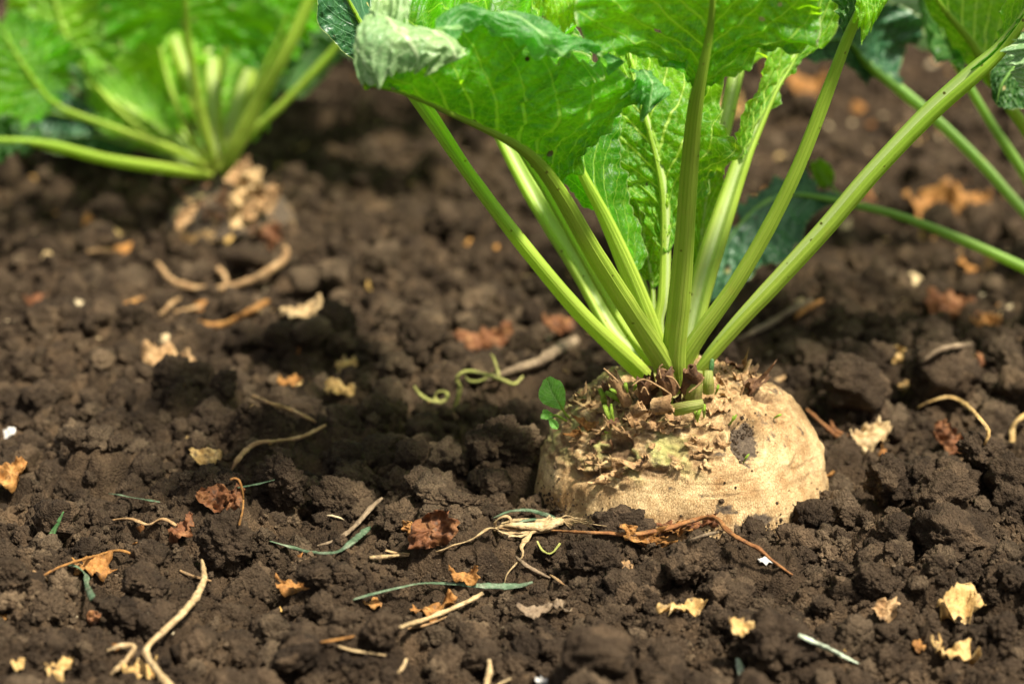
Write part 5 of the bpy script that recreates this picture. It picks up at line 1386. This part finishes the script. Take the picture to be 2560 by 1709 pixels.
gleaf('dead_leaf', 2180, 715, 100, M_RUST, 'blurred reddish flakes in the shade under the fallen dark stalk', 1.9, -.4, .3, .4, 44, (0, -1, .8))
gleaf('dead_leaf', 2262, 740, 62, M_OCHRE, 'blurred orange flake right of the reddish ones in the shade', 1.4, -.2, .3, .3, 45, (0, -1, .8))
gleaf('dead_leaf', 2255, 825, 46, M_RUST, 'blurred rusty flake right of the tall furrowed clod', 1.3, .2, .3, .3, 46, (0, -1, .8))
gleaf('dead_leaf', 2062, 822, 52, M_YELLOW, 'yellow ring shaped leaf curl left of the tall furrowed clod', .9, .2, 1.4, .2, 47, (0, -1, .2))
gleaf('dead_leaf', 2078, 895, 36, M_YELLOW, 'little yellow flake below the yellow ring shaped curl', 1.2, .2, .5, .3, 48, (0, -1, .6))
gleaf('white_flake', 1762, 1287, 28, M_WHITE, 'tiny pure white fragment touching the lower end of the red brown stem', 2.0, .1, .2, .3, 49, (0, -.8, 1), cat='white fragment')
gleaf('white_flake', 566, 1472, 16, M_WHITE, 'tiny white seed like speck right of the raised end of the long bent stem', 1.3, .5, .4, .2, 50, (0, -1, 1), cat='white fragment')
gleaf('white_flake', 14, 1000, 34, M_WHITE, 'blurred bright white fragment at the left edge', 1.8, 0, .6, .2, 51, (0, -1, .8), cat='white fragment')
gleaf('white_flake', 1242, 1561, 22, M_WHITE, 'small white fragment at the bottom edge', 1.2, 0, .4, .3, 52, (0, -1, 1), cat='white fragment')

ground_stem('dry_stem', [(1832, 1455, 12, 8), (1870, 1473, 19, 8), (1915, 1495, 20, 6), (1950, 1512, 14, 4), (1972, 1523, 7, 2)], M_PALEGREEN, 'pale green grey straw piece in the blurred foreground right of centre', 'straw', flat=.45, seed=10)
ground_stem('dry_stem', [(1692, 1510, 9, 20), (1698, 1530, 17, 12), (1702, 1560, 16, 4), (1702, 1590, 12, 0)], M_PALEGREEN, 'short whitish upright straw piece at the bottom edge', 'straw', flat=.5, seed=11)
ground_stem('dry_stem', [(1121, 1512, 9, 34), (1124, 1535, 13, 22), (1118, 1560, 14, 8), (1112, 1590, 12, 0)], M_STRAW, 'blurred straw stub standing up at the bottom edge left of centre', 'straw', seed=12)
ground_stem('dry_stem', [(1172, 1555, 6, 4), (1145, 1570, 7, 2), (1120, 1590, 7, 0)], M_STRAW, 'thin slanted straw right of the standing straw stub', 'straw', seed=13)
ground_stem('dry_stem', [(932, 1510, 8, 14), (925, 1528, 10, 8), (912, 1545, 8, 2)], M_STRAW, 'tiny blurred upright straw near the bottom edge below the round clod', 'straw', seed=14)
ground_stem('dry_stem', [(775, 1480, 9, 3), (805, 1490, 10, 3), (845, 1496, 8, 2), (885, 1502, 6, 0)], M_STRAW, 'pale straw splinter near the bottom below the round clod', 'straw', flat=.6, seed=15)
ground_stem('dry_stem', [(735, 1472, 6, 3), (770, 1467, 9, 4), (812, 1458, 7, 3)], M_OCHRE, 'orange straw splinter left of the round clod', 'straw', flat=.6, seed=16)
ground_stem('dry_stem', [(848, 1278, 12, 4), (885, 1276, 13, 5), (938, 1272, 10, 5)], M_STRAW, 'chunky yellow straw piece under the brown spotted dead leaf', 'straw', flat=.6, seed=17)
ground_stem('dry_stem', [(885, 1262, 8, 8), (910, 1268, 9, 8), (940, 1270, 7, 6)], M_TAN, 'tan straw sliver leaning on the chunky yellow straw', 'straw', flat=.5, seed=18)
ground_stem('dry_stem', [(728, 1252, 8, 2), (770, 1238, 12, 3), (810, 1210, 12, 4), (850, 1165, 14, 5), (876, 1142, 8, 5)], M_GREYWOOD, 'dark brown leaf vein stick leaning between the two dark clods above the green blade', 'twig', flat=.7, seed=19)
ground_stem('dry_stem', [(86, 1327, 6, 1), (130, 1303, 6, 3), (180, 1285, 6, 6), (235, 1270, 6, 8), (275, 1262, 7, 12), (310, 1274, 6, 4)], M_OCHRE, 'thin orange stalk arching to the orange brown jagged leaf at the left', 'dead stem', seed=20)
ground_stem('dry_stem', [(75, 1308, 6, 2), (95, 1320, 6, 2), (120, 1335, 4, 0)], M_TAN, 'short tan splinter crossing the left end of the orange stalk', 'straw', seed=21)
ground_stem('dry_stem', [(300, 1250, 7, 6), (318, 1245, 10, 16), (330, 1258, 11, 10), (340, 1272, 9, 3)], M_OCHRE, 'small curled orange scrap at the right end of the orange stalk', 'dead leaf scrap', flat=.5, seed=22)
ground_stem('dry_stem', [(258, 1192, 8, 4), (300, 1190, 11, 6), (340, 1203, 10, 5), (375, 1190, 14, 8), (415, 1212, 5, 2)], M_TAN, 'tan ragged leaf vein lying behind the low crumbly soil at the left', 'dead leaf vein', flat=.5, seed=23)
ground_stem('dry_stem', [(512, 1550, 6, 2), (540, 1560, 5, 2), (565, 1555, 5, 1)], M_OCHRE, 'thin ochre splinter at the bottom edge right of the long bent stem', 'straw', seed=24)
ground_stem('dry_stem', [(515, 1558, 6, 3), (545, 1552, 8, 3), (567, 1546, 4, 1)], M_OCHRE, 'short ochre straw at the bottom right of the long bent stem', 'straw', flat=.6, seed=54)
ground_stem('dry_stem', [(1184, 1278, 7, 4), (1210, 1298, 11, 5), (1240, 1315, 8, 4), (1262, 1325, 5, 1)], M_GREYWOOD, 'dark tapering twig right of the hanging straw strand', 'twig', seed=25)
ground_stem('dry_stem', [(1262, 1318, 6, 3), (1280, 1330, 9, 3), (1296, 1342, 5, 1)], M_TAN, 'small tan splinter beyond the end of the dark tapering twig', 'straw', flat=.6, seed=26)
ground_stem('dry_stem', [(1580, 1240, 6, 3), (1620, 1226, 8, 6), (1648, 1220, 5, 4)], M_GREYWOOD, 'short stick half buried behind the bend of the red brown stem', 'twig', seed=27)
ground_stem('dry_stem', [(1850, 938, 5, 40), (1880, 965, 9, 22), (1920, 1000, 11, 8), (1960, 1030, 9, 2)], M_VINE, 'thin reddish twig rising on the right of the sugar beet', 'twig', seed=28)
ground_stem('dry_stem', [(1905, 962, 5, 22), (1915, 985, 8, 12), (1945, 1000, 6, 4)], M_VINE, 'forked side twig beside the thin reddish twig', 'twig', seed=29)
ground_stem('dry_stem', [(1955, 1018, 9, 4), (1975, 1028, 13, 4), (1996, 1040, 10, 2)], M_STRAW, 'short pale straw end below the pale crumpled leaf', 'straw', seed=30)
ground_stem('dry_stem', [(1888, 1093, 7, 2), (1902, 1090, 8, 3), (1914, 1080, 8, 6)], M_OCHRE, 'little orange rootlet sticking out at the right foot of the sugar beet', 'rootlet', seed=31)
ground_stem('arched_stem', [(2105, 935, 7, 4), (2140, 918, 9, 20), (2180, 910, 10, 34), (2215, 928, 11, 38), (2248, 960, 12, 30), (2268, 990, 13, 20), (2258, 1020, 12, 2)], M_YELLOW, 'arched yellow dry stem over the dark red brown leaf at the right', 'dry stem', flat=.7, seed=32)
ground_stem('arched_stem', [(2322, 1014, 16, 2), (2322, 990, 14, 20), (2328, 970, 14, 34), (2350, 952, 14, 44), (2375, 938, 14, 50)], M_YELLOW, 'bent yellow stem cut off by the right edge', 'dry stem', flat=.6, seed=33)
ground_stem('twig', [(360, 603, 10, 14), (395, 643, 14, 8), (450, 660, 15, 6), (520, 660, 15, 6), (590, 635, 15, 12), (640, 605, 16, 22), (658, 580, 12, 30), (650, 565, 9, 34)], M_TAN, 'curved blurred orange brown twig in the left background', 'twig', seed=34)
ground_stem('twig', [(497, 615, 12, 24), (515, 632, 14, 16), (520, 655, 13, 6)], M_TAN, 'short stub joining the curved blurred twig from above', 'twig', seed=35)
ground_stem('twig', [(455, 740, 13, 3), (505, 746, 16, 4), (560, 722, 17, 8), (612, 692, 14, 16)], M_OCHRE, 'short thick orange twig blurred below the curved one', 'twig', seed=36)
ground_stem('twig', [(368, 722, 9, 2), (395, 695, 10, 6), (412, 684, 7, 6)], M_TAN, 'small tan blurred twig left of the thick orange one', 'twig', seed=37)
ground_stem('twig', [(400, 716, 7, 2), (450, 706, 9, 4), (485, 700, 8, 4)], M_TAN, 'faint horizontal blurred twig above the thick orange one', 'twig', seed=38)
ground_stem('twig', [(200, 578, 9, 4), (235, 574, 11, 6), (270, 578, 7, 4)], M_TAN, 'light blurred twig far left under the dark shade of the far beet', 'twig', seed=39)
ground_stem('twig', [(262, 705, 8, 3), (300, 695, 11, 5), (328, 684, 9, 6)], M_OCHRE, 'orange blurred twig at the left, level with the thick orange one', 'twig', seed=40)
ground_stem('twig', [(580, 910, 9, 3), (620, 925, 10, 5), (665, 940, 9, 5), (725, 968, 7, 1)], M_TAN, 'thin straight brown twig blurred in the middle distance', 'twig', seed=41)
ground_stem('forked_twig', [(528, 1084, 9, 3), (550, 1048, 13, 8), (585, 1018, 15, 10), (640, 1010, 11, 8), (690, 1002, 13, 8), (748, 975, 10, 10)], M_TAN, 'wavy tan dry leaf stem above the rusty curled leaf', 'dry stem', flat=.6, seed=42)
ground_stem('thick_root', [(1120, 872, 18, 3), (1170, 852, 22, 4), (1230, 832, 24, 6), (1275, 806, 28, 8), (1325, 778, 24, 10)], M_GREYWOOD, 'thick grey brown root piece blurred left of the beet crown', 'root piece', seed=43)
ground_stem('twig', [(1690, 780, 12, 6), (1760, 745, 14, 8), (1810, 715, 14, 10), (1860, 690, 10, 10)], M_GREYWOOD, 'long brown blurred twig rising behind the beet crown to the right', 'twig', seed=44)
ground_stem('twig', [(1765, 880, 9, 4), (1810, 862, 12, 6), (1840, 848, 9, 6)], M_TAN, 'short tan blurred twig just right of the beet crown', 'twig', seed=45)
ground_stem('twig', [(1822, 730, 10, 6), (1850, 708, 14, 8), (1885, 690, 9, 8)], M_OCHRE, 'small orange blurred curl in the shade right of the stalks', 'twig', seed=46)
ground_stem('twig', [(2115, 830, 9, 4), (2160, 800, 12, 6), (2230, 790, 10, 4)], M_GREYWOOD, 'grey blurred stick on the soil above the tall furrowed clod', 'twig', seed=47)

# green blades
gb = GP(110, 1258)
ground_stem('grass_blade', [(104, 1262, 8, 2), (113, 1238, 15, 14), (128, 1208, 12, 40), (146, 1173, 3, 70)], M_BLADE, 'upright bright green grass blade near the left edge', 'grass blade', flat=.2, up=(0, -1, .2), seed=48)
ground_stem('grass_blade', [(85, 1240, 5, 2), (100, 1240, 9, 6), (120, 1232, 4, 8)], M_TEAL, 'small dark green blade lying behind the upright green one', 'grass blade', flat=.3, seed=49)
ground_stem('grass_blade', [(156, 1296, 6, 8), (176, 1298, 12, 16), (196, 1318, 14, 14), (200, 1345, 12, 6), (212, 1372, 18, 1)], M_TEAL, 'torn blue green blade with a frayed tip hanging over soil at the left', 'grass blade', flat=.25, twist=.8, seed=50)
ground_stem('grass_blade', [(250, 1132, 5, 6), (272, 1134, 7, 8), (300, 1140, 5, 8), (350, 1148, 9, 4), (372, 1152, 5, 2)], M_TEAL, 'green blade end showing behind the small grey brown clod at the left', 'grass blade', flat=.3, seed=51)
ground_stem('grass_blade', [(545, 1118, 8, 14), (590, 1110, 10, 16), (630, 1100, 6, 18)], M_TEAL, 'blurred blue green blade behind the curled orange stem', 'grass blade', flat=.3, seed=52)

# curled tendrils
td = GP(1045, 950)
tend = empty('tendril', td, 'curly yellow green plant tendrils looping over the dark soil left of the side shoot', 'tendril')
Yt = td[1]
def tpart(pts, w, sd, dy=0.0):
    tube('tendril_strand', [(*P(x, y, Yt + dY + dy), w_ * px_size(td) * .5) for x, y, dY, w_ in pts], M_TENDRIL, tend, seg=10, n=60, flat=.7, rough=.1, seed=sd)
tpart([(1037, 953, 0, 9), (1048, 920, -.003, 13), (1055, 890, -.005, 13), (1048, 868, -.006, 12), (1065, 852, -.006, 13), (1095, 853, -.004, 13), (1130, 864, 0, 13), (1155, 872, .004, 14), (1180, 880, .006, 9), (1200, 862, .01, 5)], 12, 1)
tpart([(1068, 864, .012, 7), (1080, 874, .012, 9), (1105, 872, .012, 9), (1130, 858, .012, 8), (1145, 855, .010, 8)], 9, 2)
tpart([(1145, 864, .008, 7), (1140, 845, .010, 7), (1132, 820, .012, 6), (1126, 812, .012, 4)], 9, 3)
tpart([(950, 885, 0, 7), (962, 903, 0, 10), (985, 918, -.002, 11), (1010, 922, -.002, 11), (1026, 912, 0, 9), (1022, 899, .006, 8), (1005, 899, .01, 8), (998, 912, .01, 8), (1008, 922, .006, 8)], 9, 4)

# loose small flakes of leaf litter, too many to count
def litter():
    Vs, Fs, att = [], [], []
    rr = np.random.default_rng(11); off = 0
    n_ = 0
    while n_ < 1050:
        y = 1.0 + (rr.random() ** .8) * 1.9
        x = (rr.random() * 2 - 1) * .21 * y
        dens = .18 + 1.0 * (y > 1.5) * (x > .0) + .35 * (y > 1.3) + .3 * (vnoise2(np.array([x / .06]), np.array([y / .1]), 7)[0] > .1)
        if rr.random() > dens or math.hypot(x - BX, y - BY) < .075: continue
        n_ += 1
        far = y > 1.55
        z = float(ground_h(x, y)) + .0006
        s = (.0012 + .0036 * rr.random() ** 3) * (1 + 1.9 * far * rr.random())
        k = 7; sliver = rr.random() < .42
        if sliver: s = .0018 + .0045 * rr.random() ** 2
        th = np.linspace(0, 2 * math.pi, k, endpoint=False)
        r_ = s * (.6 + .7 * rr.random(k))
        asp = .10 + .06 * rr.random() if sliver else .5 + rr.random() * .5
        c = np.array([x, y, z + s * .2])
        nn = unit(np.array([rr.normal() * .5, rr.normal() * .5 - .45, 1.])); a = unit(np.cross(nn, rr.normal(size=3))); b = np.cross(nn, a)
        ring = c + a * (r_ * np.cos(th))[:, None] + b * (r_ * asp * np.sin(th))[:, None] + nn * (s * (.08 if sliver else .35) * rr.normal(size=k))[:, None]
        V = np.vstack([ring, c + nn * s * .15, ring - nn * .0003, c - nn * .0001])
        j = np.arange(k); j2 = (j + 1) % k
        F = np.vstack([np.stack([j, j2, np.full(k, k)], 1), np.stack([j2 + k + 1, j + k + 1, np.full(k, 2 * k + 1)], 1), np.stack([j, j + k + 1, j2], 1), np.stack([j2, j + k + 1, j2 + k + 1], 1)])
        Vs.append(V); Fs.append(F + off); off += len(V); att += [.62 + .3 * rr.random() if sliver else rr.random()] * len(V)
    m = Mat('leaf_litter')
    t_ = m.attr('tint')
    c = m.ramp(t_, [(0, (.22, .09, .03)), (.3, (.46, .22, .06)), (.6, (.66, .42, .13)), (.85, (.60, .48, .30)), (.97, (.52, .44, .30))])
    c = m.mix(1.0, c, m.ramp(m.noise(m.pos(), 600, 3), [(.3, (.65, .62, .58)), (.7, (1.15, 1.15, 1.12))]), 'MULTIPLY')
    mat = m.out(c, .75, None, .2, .1, c)
    o = mesh_obj('leaf_litter', np.vstack(Vs), np.vstack(Fs), mat, attrs={'tint': att}, smooth=False)
    tag(o, 'scattered tiny orange and tan flakes of dead leaf over the soil', kind='stuff')
litter()

build_crumbs()
